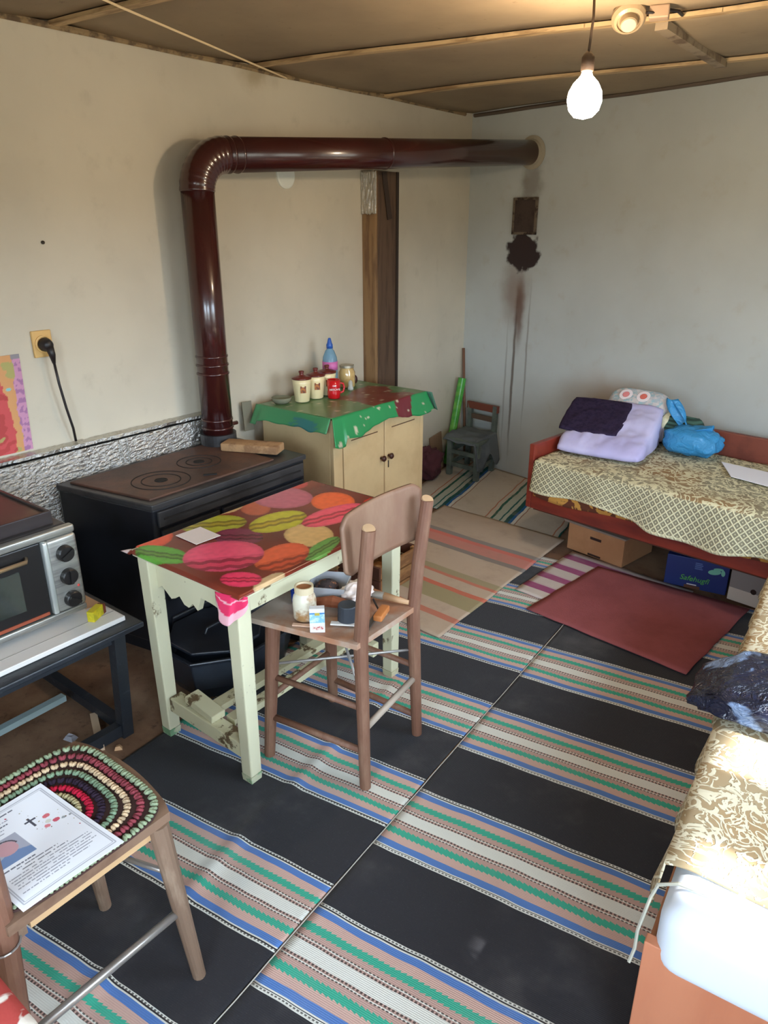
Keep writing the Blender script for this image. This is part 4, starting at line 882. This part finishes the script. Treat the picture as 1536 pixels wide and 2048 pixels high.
for k, (R, col, w) in enumerate(RG):
    mb = MB(); N_ = max(4, int(2 * math.pi * R / .0148))
    m_ = mat('wool_%d' % k, col, .95, c2=[int(a * .72) for a in col], scale=90, lo=.4, hi=.7, bump=.5, bscale=220, spec=.1)
    for i in range(N_):
        a = 2 * math.pi * (i + .5 * (k % 2)) / N_; q = sq(a, R, p_of(R)); q2 = sq(a + .02, R, p_of(R)); ta = math.atan2(q2[1] - q[1], q2[0] - q[0])
        for sgn in (-1, 1):
            mb.ell((ccx + q[0] + .0032 * sgn * math.cos(ta), ccy + (q[1] + .0032 * sgn * math.sin(ta)) * .98, ZC + .007 + .001 * random.random()), (.0047, w * 1.08, .0046), 6, 4, Matrix.Rotation(ta + .35 * sgn, 3, 'Z'))
    mb.build('stitch_ring', m_, t, smooth=True)
# printed notice
NO, NR, NU = Vector((-.981, .316, 0)), Vector((.003, .184, 0)), Vector((-.259, -.016, 0))
def notice(u, v):
    W_ = (236, 238, 244); c = W_
    k = ns(u * 3, v * 3)
    inb = .045 < u < .955 and .05 < v < .955
    for d in (.045, .062):
        if (abs(u - d) < .004 or abs(u - 1 + d) < .004) and d < v < 1 - d: c = (178, 180, 190)
        if (abs(v - d) < .003 or abs(v - 1 + d) < .003) and d < u < 1 - d: c = (178, 180, 190)
    du, dv = u - .635, v - .69
    if (abs(du) < .012 and abs(dv + .01) < .055) or (abs(dv - .012) < .009 and abs(du) < .055): c = (70, 70, 82)
    for fu, fv, r, col in ((.77, .66, .035, (216, 110, 120)), (.70, .56, .03, (222, 130, 140)), (.80, .57, .035, (206, 90, 110)), (.74, .60, .03, (214, 216, 206)), (.86, .55, .02, (150, 156, 160)), (.92, .54, .014, (130, 136, 140))):
        if ((u - fu) / r) ** 2 + ((v - fv) / (r * .6)) ** 2 < 1 + .35 * ns(u * 40, v * 40): c = col
    if .06 < u < .465 and .41 < v < .685:
        c = (168, 170, 184)
        if v < .47 + .05 * math.exp(-((u - .30) / .14) ** 2): c = (112, 136, 176)
        if ((u - .30) / .10) ** 2 + ((v - .572) / .075) ** 2 < 1: c = (196, 152, 158)
        if 1 <= ((u - .30) / .10) ** 2 + ((v - .575) / .075) ** 2 < 1.35 and v > .585: c = (70, 62, 72)
    rows = [(.905, .10, .62, 2), (.87, .12, .45, 1), (.835, .10, .52, 1), (.80, .10, .50, 2), (.765, .10, .42, 1), (.73, .10, .40, 1), (.375, .08, .42, 3), (.345, .20, .62, 2), (.315, .25, .70, 2), (.285, .10, .88, 1), (.258, .10, .90, 1), (.232, .10, .86, 1), (.206, .10, .9, 1), (.18, .10, .84, 1), (.155, .25, .78, 1), (.13, .10, .55, 1)]
    for rv, u0, u1, wgt in rows:
        if u0 < u < u1 and abs(v - rv) < .003 + .0012 * wgt and ns(u * 70, rv * 50) > -.25 and ns(u * 16, rv * 90) > -.42: c = (150, 152, 164) if wgt == 1 else (104, 106, 120)
    return lin(c)
ZN = ZC + .0135
tag(MB().sheet(lambda u, v: (*(NO + NR * u + NU * v)[:2], ZN + .0015 * math.sin(u * 3 + v * 4)), 170, 230, .0006, color=notice).build('memorial_notice', attr_mat('notice_paper', .7)),
    'white printed memorial notice with a cross and portrait on the crocheted seat', 'paper')
# red cushion at the corner
t = thing('floral_stool', 'low stool with a red and white floral cushion, cut off at bottom left', 'stool', (-1.02, .07, 0))
n = NT('red_floral'); v = n.coord(); c = n.mix(n.rng(n.noise(v, 16, 3, .5, .8), .52, .56), lin((176, 66, 60)), lin((226, 218, 206))); n.bump(n.noise(v, 30, 3), .3, .01); redf = n.done(c, .9)
MB().box(-1.12, -.800, -.11, .248, .40, .455).build('cushion', redf, t, bevel=.022, seg=4)
MB().box(-1.115, -.805, -.105, .240, .375, .399).build('seat_board', gw, t)
for lx in (-1.09, -.83):
    for ly in (-.09, .21): MB().tube([(lx, ly, 0.006), (lx, ly, .3745)], .015, 10).build('leg', gw, t)
# ---------------------------------------------------------------- bed
def lattice(n, X, Y, s):
    a = n.math('MULTIPLY', n.math('ADD', n.math('MULTIPLY', X, 1.15), Y), s); b = n.math('MULTIPLY', n.math('SUBTRACT', n.math('MULTIPLY', X, 1.15), Y), s)
    f = lambda q: n.math('ABSOLUTE', n.math('SUBTRACT', n.math('FRACT', q), .5))
    fa, fb = f(a), f(b)
    lines = n.math('MAXIMUM', n.rng(fa, .34, .44), n.rng(fb, .34, .44))
    knot = n.rng(n.math('ADD', fa, fb), .24, .10)
    return n.math('MAXIMUM', lines, n.math('MULTIPLY', knot, .8))
def lace_mat(name, cream_, ground, ochre, s=27, sc=13):
    """UV: u along, v from the hem (0) up and over the top; lattice hem below v=.2"""
    n = NT(name); uv = uvn(n); X, Y, _ = n.xyz(uv)
    lat = lattice(n, X, Y, s)
    scr = n.noise(uv, sc, 3, .45, 2.6); f2 = n.noise(uv, sc * .8, 3, .4, 3.4)
    scroll = n.math('MAXIMUM', n.rng(n.math('ABSOLUTE', n.math('SUBTRACT', scr, .5)), .055, .035), n.math('MULTIPLY', n.rng(f2, .56, .59), .9))
    top = n.mix(scroll, n.mix(n.rng(n.noise(uv, 1.8, 2), .42, .6), lin(ground), lin(ochre)), lin(cream_))
    hem = n.mix(lat, lin([int(a * .96) for a in ground]), lin(cream_))
    band = n.rng(Y, .178, .186)
    c = n.mix(band, hem, top)
    c = n.mix(n.rng(Y, .016, .010), c, lin(cream_))
    h = n.mix(band, lat, scroll)
    n.bump(h, .6, .006)
    return n.done(c, .9, spec=.15)
bed_lace = lace_mat('bed_lace', (216, 208, 172), (140, 134, 112), (150, 120, 84))
couch_lace = lace_mat('couch_lace', (222, 212, 184), (168, 148, 116), (168, 132, 90), 27, 19)
redwood = mat('red_stained_wood', (132, 48, 34), .42, c2=(104, 34, 28), scale=4, lo=.4, hi=.7, stretch=(.6, 3, 3), coat=.2)
BX, BY, BANG = -1.45, 2.975, math.radians(-7)
TB = TR(BX, BY, 0, BANG); BL, BW = 1.92, .72
t = thing('bed', 'low bed with a red stained wooden frame along the back wall', 'bed', (TB @ Vector((.9, .36, 0))))
MB(TB).box(0, .028, 0, BW, .25, .56).build('end_board', redwood, t, bevel=.004)
MB(TB).box(BL - .028, BL, 0, BW, .25, .56).build('end_board', redwood, t, bevel=.004)
MB(TB).box(.0285, BL - .0285, .0, .026, .25, .41).build('side_rail', redwood, t, bevel=.004)
MB(TB).box(.0285, BL - .0285, BW - .03, BW, .25, .60).build('back_board', mat('back_board_wood', (122, 62, 46), .5, c2=(100, 48, 36), scale=4), t, bevel=.004)
for lx in (.075, BL - .06):
    for ly in (.40, BW - .06): MB(TB).box(lx - .02, lx + .02, ly - .02, ly + .02, .008, .2345).build('leg', wd, t)
MB(TB).box(.0285, BL - .0285, .0265, BW - .0305, .235, .26).build('slat_base', wd, t)
tag(MB(TB).box(.034, BL - .034, .034, BW - .036, .261, .468).build('mattress', mat('ticking', (190, 182, 166), .9), bevel=.03, seg=4), 'mattress under the cream lace coverlet on the bed', 'mattress')
MT = .47
def under(u, v):  # floral blanket peeking out below the lace
    x = .045 + u * (BL - .10); d = v
    if d < .5: p = (x, -.008 - .006 * math.sin(u * 25), .318 + d * .30 - .010 * math.sin(u * 17))
    else: p = (x, -.008 + (d - .5) * .25, .468)
    return p
n = NT('floral_blanket'); v = n.coord(); c = n.mix(n.rng(n.noise(v, 14, 3, .5, 1.5), .50, .53), lin((104, 56, 34)), lin((206, 150, 70))); bl_m = n.done(c, .95)
tag(MB(TB).sheet(under, 60, 16, .003).build('floral_blanket', bl_m, smooth=True), 'brown and ochre floral blanket peeking out under the lace coverlet', 'blanket')
def hemz(u):
    P = [(0, .350), (.05, .350), (.18, .366), (.27, .343), (.33, .316), (.46, .308), (.57, .338), (.75, .33), (1, .34)]
    for (a, p), (b, q) in zip(P, P[1:]):
        if u <= b: f = (u - a) / (b - a); f = f * f * (3 - 2 * f); return p + (q - p) * f
    return .34
def cover(u, v):
    x = .040 + u * (BL - .085)
    if v < .30:
        d = v / .30; z0 = hemz(u); z = z0 + d * (.488 - z0)
        return (x, -.026 - .012 * math.sin(u * 42) * (1 - d) - .014 * (1 - d) + .012 * d, z - .0)
    d = (v - .30) / .70
    r = min(1, d / .05)
    return (x, -.010 + .012 * r + d * (BW - .06),   .488 + .008 * r + .004 * ns(x * 6, d * 6))
def coverlet_uv(u, v): return (u * BL, v / .30 * .185 if v < .30 else .185 + (v - .30) / .70 * BW)
tag(MB(TB).sheet(cover, 150, 60, .004, uvfn=coverlet_uv).build('lace_coverlet', bed_lace, smooth=True), 'cream lace coverlet with a lattice hem spread over the bed', 'coverlet')
BT = .503
def pillow(name, c, size, rot, m, label, cat, p=3.0, amp=.012, seed=0, tilt=0, sag=0, n_=36, edge=.25, droop=None, wedge=0):
    T = TR(c[0], c[1], c[2], rot) @ Matrix.Rotation(tilt, 4, 'Y')
    lx, ly, h = size
    def prof(u, v): return ((1 - abs(2 * u - 1) ** p) * (1 - abs(2 * v - 1) ** p)) ** .5
    def out(u, v):
        a, b = 2 * u - 1, 2 * v - 1
        return a * lx / 2 * (1 - .06 * b * b) + amp * ns(b * 2, seed, a), b * ly / 2 * (1 - .06 * a * a) + amp * ns(a * 2, seed + 3, b)
    mb = MB(T); vs = []; fs = []; w = n_ + 1
    for s_ in (1, 0):
        for j in range(w):
            for i in range(w):
                u, v = i / n_, j / n_; x, y = out(u, v); k = prof(u, v)
                z = h * (edge + (1 - edge) * k) + amp * k * noise.fractal(Vector((x * 12, y * 12, seed)), .8, 2.1, 3) if s_ else h * edge * .6 * (1 - k)
                if wedge and s_: z += wedge * (y + ly / 2)
                if droop: z += droop(x, y)
                vs.append((x, y, z))
    N2 = w * w
    for j in range(n_):
        for i in range(n_):
            a = j * w + i; fs.append((a, a + 1, a + w + 1, a + w)); fs.append((a + N2 + w, a + N2 + w + 1, a + N2 + 1, a + N2))
    rim = [i for i in range(w)] + [j * w + n_ for j in range(1, w)] + [n_ * w + i for i in range(n_ - 1, -1, -1)] + [j * w for j in range(n_ - 1, 0, -1)]
    for a, b in zip(rim, rim[1:] + rim[:1]): fs.append((b, a, a + N2, b + N2))
    return tag(mb.add(vs, fs).build(name, m, smooth=True), label, cat)
lil = mat('lilac_cotton', (190, 186, 222), .85, c2=(176, 170, 212), scale=3, bump=.2, bscale=18)
LB = lambda x, y, z=0: TB @ Vector((x, y, z))
q_ = LB(.215, .345)
pillow('lilac_quilt', (q_.x, q_.y, BT), (.40, .38, .055), math.radians(4), lil, 'folded lilac quilt under the dark knitted sweater on the bed', 'quilt', 5, .012, 2, edge=.55, wedge=.42)
nav = mat('dark_plum_knit', (50, 40, 62), .95, c2=(40, 32, 52), scale=50, bump=.6, bscale=150, spec=.1)
q_ = LB(.125, .355)
pillow('knit_sweater', (q_.x, q_.y, BT + .134), (.29, .25, .022), math.radians(6), nav, 'dark plum knitted sweater folded on top of the lilac quilt', 'sweater', 7, .008, 5, edge=.8, droop=lambda x, y: .42 * y)
n = NT('ring_print'); v = n.coord(); vo = n.node('ShaderNodeTexVoronoi'); n.put(vo.inputs['Vector'], v); vo.inputs['Scale'].default_value = 30
c = n.mix(n.rng(n.noise(v, 60, 2), .45, .55), lin((150, 176, 184)), lin((196, 190, 188))); c = n.mix(n.rng(vo.outputs['Distance'], .5, .4, 0, .4), c, lin((176, 164, 168))); rp_m = n.done(c, .9)
t = thing('ring_pillow', 'grey pillow printed with two white and coral rings, top of the bed pile', 'pillow', (-1.12, 3.56, BT + .02))
q_ = LB(.215, .60)
TPw = Matrix.Translation((q_.x, q_.y, BT + .185)) @ Matrix.Rotation(math.radians(-4), 4, 'Z') @ Matrix.Rotation(math.radians(40), 4, 'X')
def ringp(mb, lx, ly, h, k=26):
    vs = []; fs = []
    for j in range(k + 1):
        ph = math.pi * j / k
        for i in range(36):
            a = 2 * math.pi * i / 36; d = Vector((math.sin(ph) * math.cos(a), math.sin(ph) * math.sin(a), -math.cos(ph)))
            sg = lambda w_, e: math.copysign(abs(w_) ** e, w_)
            vs.append((sg(d.x, .6) * lx, sg(d.y, .6) * ly, d.z * h * (1 + .15 * noise.fractal(d * 2.2, .8, 2, 3))))
    for j in range(k):
        for i in range(36): fs.append((j * 36 + i, j * 36 + (i + 1) % 36, (j + 1) * 36 + (i + 1) % 36, (j + 1) * 36 + i))
    return mb.add(vs, fs)
ringp(MB(TPw), .150, .075, .042).build('case', rp_m, t, smooth=True)
for dx, dy, cr in ((-.058, .008, (214, 130, 130)), (.030, .010, (206, 104, 90))):
    MB(TPw).lathe([(.032, .036), (.032, .0435), (.018, .0445), (.018, .036)], (dx, dy, 0), 24).build('white_ring', mat('ring_white', (226, 214, 216), .9), t)
    MB(TPw).lathe([(.0178, .036), (.016, .0448), (0, .0458)], (dx, dy, 0), 24).build('coral_centre', mat('coral_%d' % int(cr[0]), cr, .9), t)
q_ = LB(.20, .605)
pillow('mauve_pillow', (q_.x, q_.y, BT), (.36, .17, .150), math.radians(-4), mat('mauve_grey', (176, 160, 168), .9, bump=.2, bscale=20), 'mauve grey pillow crushed beneath the ring-printed pillow', 'pillow', 3, .014, 9, edge=.55)
t = thing('green_cloth', 'rolled dark green striped cloth with a cream band behind the blue bag', 'cloth', (-.93, 3.56, BT))
n = NT('green_stripe'); v = n.coord(); X, Y, Z = n.xyz(v); c = n.mix(n.math('GREATER_THAN', n.math('FRACT', n.math('MULTIPLY', Z, 55)), .5), lin((34, 58, 50)), lin((66, 100, 88))); gs_m = n.done(c, .9)
q_ = LB(.43, .62)
TG = TR(q_.x, q_.y, BT, math.radians(-14))
ringp(MB(TG @ Matrix.Translation((.01, 0, .078))), .115, .055, .078, 20).build('roll', gs_m, t, smooth=True)
MB(TG @ Matrix.Translation((-.070, -.002, .100)) @ Matrix.Rotation(.35, 4, 'Y')).lathe([(.056, -.018), (.060, -.014), (.060, .014), (.056, .018)], (0, 0, 0), 24, (1, 0, 0)).build('cream_band', mat('cream_band', (222, 214, 178), .8), t)
# blue plastic bag
n = NT('blue_film'); v = n.coord(); out = n.n['Material Output']
n.b.inputs['Base Color'].default_value = lin((70, 160, 216)); n.b.inputs['Roughness'].default_value = .22
n.bump(n.noise(v, 24, 4, .6, 1.2), .7, .02)
tl = n.node('ShaderNodeBsdfTranslucent'); tl.inputs[0].default_value = lin((120, 196, 236)); mx = n.node('ShaderNodeMixShader'); mx.inputs[0].default_value = .3
n.l.new(n.b.outputs[0], mx.inputs[1]); n.l.new(tl.outputs[0], mx.inputs[2]); n.l.new(mx.outputs[0], out.inputs[0]); bluef = n.m
t = thing('blue_bag', 'tied translucent blue plastic bag on the bed', 'bag', LB(.525, .545, BT))
q_ = LB(.525, .545)
bo = blob('bag_body', (q_.x, q_.y, BT), (.128, .09, .066), bluef, None, None, .16, 2.2, seed=4, pw=.85)
def adopt(o, p):
    l = o.location - p.location; o.parent = p; o.location = l; WM[o.name] = WM[p.name]
adopt(bo, t)
def earf(u, v):
    w = .010 + .045 * math.sin(v * math.pi * .9) ; a = (u - .5) * 2
    return (q_.x - .04 + a * w * .7 - .09 * v + .012 * math.sin(a * 4 + v * 3), q_.y + .02 + .01 * math.cos(a * 5) + .03 * v, BT + .105 + .125 * v + .01 * a * a)
MB().sheet(earf, 14, 16, .001).build('tied_ear', bluef, t, smooth=True)
def earf2(u, v):
    w = .010 + .035 * math.sin(v * math.pi * .9); a = (u - .5) * 2
    return (q_.x - .03 + .11 * v, q_.y + .01 + a * w, BT + .105 + .03 * v + .012 * math.sin(a * 4))
MB().sheet(earf2, 10, 12, .001).build('tied_ear', bluef, t, smooth=True)
tag(MB().hexa(*[[(TB @ Vector(p)) for p in ((.79, .34, z), (1.08, .30, z), (1.12, .50, z), (.68, .52, z))] for z in (.5055, .5075)]).build('paper_sheet', mat('white_sheet', (232, 232, 240), .8)), 'large white paper sheet on the lace coverlet by the right edge', 'paper')
# ---------------------------------------------------------------- boxes under bed
card = mat('cardboard', (178, 128, 88), .85, c2=(164, 114, 76), scale=3)
t = thing('cardboard_box', 'brown cardboard box with a handle slot under the bed', 'box', (-1.15, 3.25, .012))
TBX = TR(-1.295, 3.155, .011, math.radians(-11)); bw, bd, bh = .305, .27, .14
mb = MB(TBX)
MB(TBX).box(0, bw, 0, bd, 0, bh).build('carton', card, t, bevel=.002)
MB(TBX).box(.125, .185, -.0012, 0, .088, .101).build('handle_slot', mat('slot_dark', (48, 26, 18), .9), t)
MB(TBX).box(.12, .19, -.0012, 0, .004, .014).build('bottom_slot', MATS['slot_dark'], t)
MB(TBX).hexa([(-.018, -.012, bh + .001), (bw + .01, -.010, bh + .001), (bw + .01, bd, bh + .001), (-.01, bd, bh + .001)], [(-.022, -.016, bh + .014), (bw + .014, -.014, bh + .010), (bw + .01, bd, bh + .012), (-.012, bd, bh + .014)]).build('lid_flap', mat('grey_flap', (140, 126, 114), .85), t)
t = thing('blue_box', 'blue printed carton with green lettering under the bed', 'box', (-.66, 3.2, .012))
TBL = TR(-.792, 3.072, .009, math.radians(8)); blu = mat('blue_carton', (24, 44, 104), .5, c2=(22, 40, 104), scale=3)
MB(TBL).box(0, .255, 0, .2, 0, .142).build('carton', blu, t, bevel=.002)
MB(TBL).box(.085, .15, -.001, 0, 0, .014).build('bottom_slot', mat('slot_brown', (96, 60, 44), .9), t)
MB(TBL).box(.095, .135, -.0014, -.0004, .017, .021).build('small_print', wht, t)
grn = mat('green_ink', (86, 176, 60), .5); pgr = mat('pale_green_ink', (120, 186, 160), .5); pbl = mat('pale_blue_ink', (84, 104, 158), .5)
fr = TBL @ frame((.122, -.0010, .046), (1, 0, 0), (0, 0, 1))
text_part('Safehugfi', .034, grn, t, fr, shear=.25)
for k in range(4): MB(TBL).box(.118, .150 - .004 * (k % 2), -.0012, -.0004, .096 + k * .0085, .101 + k * .0085).build('small_print', pbl, t)
def leaf(cx, cz, r0, r1, a):
    pts = [(cx + r0 * math.cos(q) * math.cos(a) - r1 * math.sin(q) * math.sin(a), cz + r0 * math.cos(q) * math.sin(a) + r1 * math.sin(q) * math.cos(a)) for q in [2 * math.pi * i / 16 for i in range(16)]]
    mb = MB(TBL @ Matrix(((1, 0, 0, 0), (0, 0, 1, 0), (0, 1, 0, 0), (0, 0, 0, 1))))
    mb.prism(pts, -.0014, -.0003).build('leaf_emblem', pgr, t)
leaf(.198, .098, .026, .012, .2); leaf(.232, .100, .008, .014, .1); leaf(.212, .114, .02, .006, .1)
t = thing('white_box', 'grey and white carton at the right end under the bed', 'box', (-.45, 3.18, .012))
TW = TR(-.528, 3.085, .009, math.radians(-8))
MB(TW).box(0, .2, 0, .2, 0, .150).build('carton', mat('white_carton_old', (206, 190, 176), .8), t, bevel=.002)
MB(TW).box(.001, .199, -.0012, 0, .06, .1495).build('grey_panel', mat('grey_panel', (140, 130, 126), .8), t)
MB(TW).lathe([(.012, 0), (.012, .001), (0, .001)], (.10, -.001, .068), 16, (0, -1, 0)).build('handle_hole', MATS['slot_dark'], t)
# ---------------------------------------------------------------- couch on the right
orange = mat('orange_veneer', (190, 122, 90), .45, c2=(176, 106, 76), scale=2.2, lo=.35, hi=.7, stretch=(3, 3, .5))
CA = math.radians(4.4); TCh = TR(-.192, .985, 0, CA)
t = thing('couch', 'couch with orange veneer base in the right foreground', 'couch', (TCh @ Vector((.38, .8, 0))))
MB(TCh).box(0, .76, 0, .022, .006, .345).build('end_panel', orange, t, bevel=.002)
MB(TCh).box(0, .022, .0225, 1.60, .05, .285).build('side_panel', mat('couch_side', (170, 112, 78), .5), t)
MB(TCh).box(.738, .76, .0225, 1.60, .05, .285).build('side_panel', MATS['couch_side'], t)
MB(TCh).box(0, .76, 1.601, 1.622, .006, .345).build('end_panel', orange, t)
MB(TCh).box(.0225, .7375, .023, 1.60, .24, .265).build('slat_base', wd, t)
t2 = tag(MB(TCh).box(.014, .75, -.012, 1.60, .290, .440).build('couch_mattress', mat('white_sheeting', (214, 222, 234), .8), bevel=.045, seg=6), 'white padded mattress end on the orange couch', 'mattress')
def cvr(u, v):
    y = .085 + v * 1.535 + .01 * math.sin(u * 9)
    if u < .12:
        d = u / .12; return (-.012 - .010 * math.sin(v * 50) * (1 - d) + .010 * d, y, .345 + d * .098 + .006 * math.sin(v * 23) * (1 - d))
    d = (u - .12) / .88; e = min(1, d / .03)
    return (-.002 + .012 * e + d * .745, y, .443 + .004 * e + .004 * ns(d * 9, v * 14))
tag(MB(TCh).sheet(cvr, 60, 100, .004, uvfn=lambda u, v: (v * 1.535, .12 + u * .85)).build('couch_coverlet', couch_lace, smooth=True), 'cream lace coverlet over the couch, blown out by sunlight', 'coverlet')
cs = [TCh @ Vector(p) for p in ((.09, .06, .4475), (.03, .055, .446), (.0, .05, .43), (-.008, .045, .40), (-.012, .03, .37), (-.016, .02, .34), (-.014, .008, .31), (-.018, -.004, .285))]
tag(MB().tube(cs, .0032, 6).build('loose_cord', mat('grey_cord', (170, 168, 154), .8)), 'loose grey cord running down the corner of the white mattress', 'cord')
n = NT('navy_film_sky_sheen'); v = n.coord(); c = n.mix(n.rng(n.noise(v, 7, 3, .5, 1), .54, .60), lin((34, 36, 54)), lin((128, 150, 186))); n.bump(n.noise(v, 16, 4, .6, 1.5), .8, .03); navf = n.done(c, .18)  # pale blue patches in the colour stand for reflected sky
def bagdrop(x): return 0
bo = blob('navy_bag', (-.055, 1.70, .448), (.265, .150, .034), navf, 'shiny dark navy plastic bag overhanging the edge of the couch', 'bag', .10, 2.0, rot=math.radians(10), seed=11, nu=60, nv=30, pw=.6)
for v_ in bo.data.vertices:
    w = bo.matrix_basis @ v_.co
    if w.x < -.245: v_.co.z -= min(.05, (-.245 - w.x) * .5)
# ---------------------------------------------------------------- small chair, roll and stick in the corner
gc = mat('grey_green_paint', (96, 106, 96), .6, c2=(74, 82, 76), scale=10, lo=.4, hi=.65, bump=.2)
t = thing('small_chair', 'small old grey-green chair with a brown top rail in the corner', 'chair', (-2.28, 3.88, 0))
zb = .012
LGc = {'fl': (-2.385, 3.765), 'fr': (-2.175, 3.745), 'bl': (-2.405, 4.015), 'br': (-2.205, 3.985)}
for k in ('fl', 'fr'):
    x, y = LGc[k]; MB().box(x - .016, x + .016, y - .016, y + .016, zb, .238).build('leg', gc, t, bevel=.003)
for k in ('bl', 'br'):
    x, y = LGc[k]; MB().bar((x, y, zb), (x, y + .018, .435), .028, .028, (1, 0, 0)).build('back_post', gc, t)
MB().prism([(-2.41, 3.745), (-2.155, 3.725), (-2.185, 4.0), (-2.42, 4.03)], .2385, .26).build('seat', gc, t, bevel=.004)
MB().bar((-2.428, 4.03, .415), (-2.182, 3.998, .415), .02, .045).build('top_rail', mat('brown_rail', (112, 56, 40), .5), t, bevel=.003)
MB().bar((-2.388, 4.025, .345), (-2.222, 4.0, .345), .016, .03).build('mid_rail', mat('brown_rail_dull', (92, 72, 58), .6), t)
for z in (.085, .17):
    MB().bar((-2.369, 3.764, z), (-2.191, 3.747, z), .014, .026).build('stretcher', gc, t); MB().bar((-2.177, 3.762, z), (-2.204, 3.969, z), .014, .026).build('stretcher', gc, t); MB().bar((-2.386, 3.782, z), (-2.404, 4.0, z), .014, .026).build('stretcher', gc, t)
blob('maroon_bag', (-2.455, 3.62, .013), (.085, .105, .095), mat('maroon_cloth', (80, 38, 46), .9, bump=.4, bscale=25), 'crumpled maroon bag on the floor behind the cabinet', 'bag', .45, 1.8, seed=21)
dc = mat('dark_grey_cloth', (94, 100, 102), .9, c2=(78, 84, 88), scale=6, bump=.4, bscale=24)
def drape(u, v):
    x = -2.425 + u * .30; y = 3.735 + v * .26; z = .266 + .012 * ns(u * 4, v * 4) + .006
    if u > .82: d = (u - .82) / .18; x = -2.425 + .82 * .30 + .035 * d; z -= .15 * d * (1 + .3 * math.sin(v * 9)); 
    if v < .12: y = 3.735 + .12 * .26 - .045 * (.12 - v) / .12 - .0; z -= .028 * (.12 - v) / .12
    return (x, y - .06 * (u - .5) * .5, z)
tag(MB().sheet(drape, 36, 30, .004).build('draped_cloth', dc, smooth=True), 'dark grey cloth draped over the seat of the small green chair', 'cloth')
tag(MB().tube([(-2.515, 3.935, .012), (-2.487, 4.045, .575)], .026, 20).build('green_roll', mat('green_wrap', (74, 160, 62), .25, c2=(116, 186, 80), scale=9, coat=.3), smooth=False), 'shiny green wrapped roll leaning in the corner', 'roll')
tag(MB().tube([(-2.47, 4.09, .012), (-2.53, 4.115, .755)], .009, 8).build('broom_stick', mat('brown_stick', (120, 84, 64), .7), smooth=True), 'thin brown stick leaning in the corner above the green roll', 'stick')
# ---------------------------------------------------------------- lamp and ceiling fixture
bxy = (-.985, 2.2); bz = 1.843
t = thing('hanging_bulb', 'bare glowing light bulb hanging from a cord', 'light bulb', (bxy[0], bxy[1], bz))
n = NT('glowing_bulb'); em = n.node('ShaderNodeEmission'); em.inputs[0].default_value = (1, .78, .53, 1); em.inputs[1].default_value = 145
n.l.new(em.outputs[0], n.n['Material Output'].inputs[0])
MB().lathe([(.012, .060), (.016, .048), (.034, .030), (.046, .008), (.049, -.014), (.042, -.038), (.026, -.055), (0, -.061)], (bxy[0], bxy[1], bz), 24).build('bulb_glass', n.m, t, smooth=True)
MB().lathe([(.0145, .056), (.018, .060), (.018, .092), (.013, .10), (.006, .108), (0, .108)], (bxy[0], bxy[1], bz), 18).build('socket', mat('bakelite', (46, 36, 30), .4), t, smooth=True)
MB().tube([(bxy[0], bxy[1], bz + .105), (bxy[0] + .004, bxy[1] + .002, bz + .19), (bxy[0] - .002, bxy[1] + .006, HC - .008)], .0038, 8).build('cord', mat('brown_cord', (78, 60, 44), .7), t, smooth=True)
t = thing('ceiling_rosette', 'round cream ceramic lamp fitting on the ceiling', 'ceiling fitting', (-1.0, 2.50, HC - .03))
fc = Vector((-.985, 2.46, HC - .030)); cerm = mat('cream_porcelain', (150, 130, 102), .35)
MB().lathe([(.050, 0), (.050, -.012), (.042, -.022), (.034, -.026), (.034, -.018), (.026, -.018), (.024, -.036), (0, -.038)], fc, 28, (-.30, .55, .78)).build('base', cerm, t, smooth=False)
MB().lathe([(.0, -.040), (.020, -.040), (.022, -.0385)], fc, 20, (-.30, .55, .78)).build('centre', mat('white_porcelain', (160, 150, 130), .5), t)
t = thing('junction_box', 'grey brown junction box and wires on the ceiling by the fitting', 'junction box', (-.90, 2.49, HC - .03))
MB(TR(-.905, 2.492, HC - .045, .3)).box(-.028, .028, -.024, .024, 0, .034).build('cover', mat('jbox', (150, 126, 104), .5), t, bevel=.004)
MB().tube([(-.94, 2.47, HC - .028), (-.925, 2.455, HC - .03), (-.91, 2.47, HC - .032)], .004, 6).build('wire', bp, t)
MB().tube([(-.885, 2.51, HC - .02), (-.87, 2.55, HC - .018), (-.88, 2.62, HC - .014)], .005, 6).build('wire', bp, t)
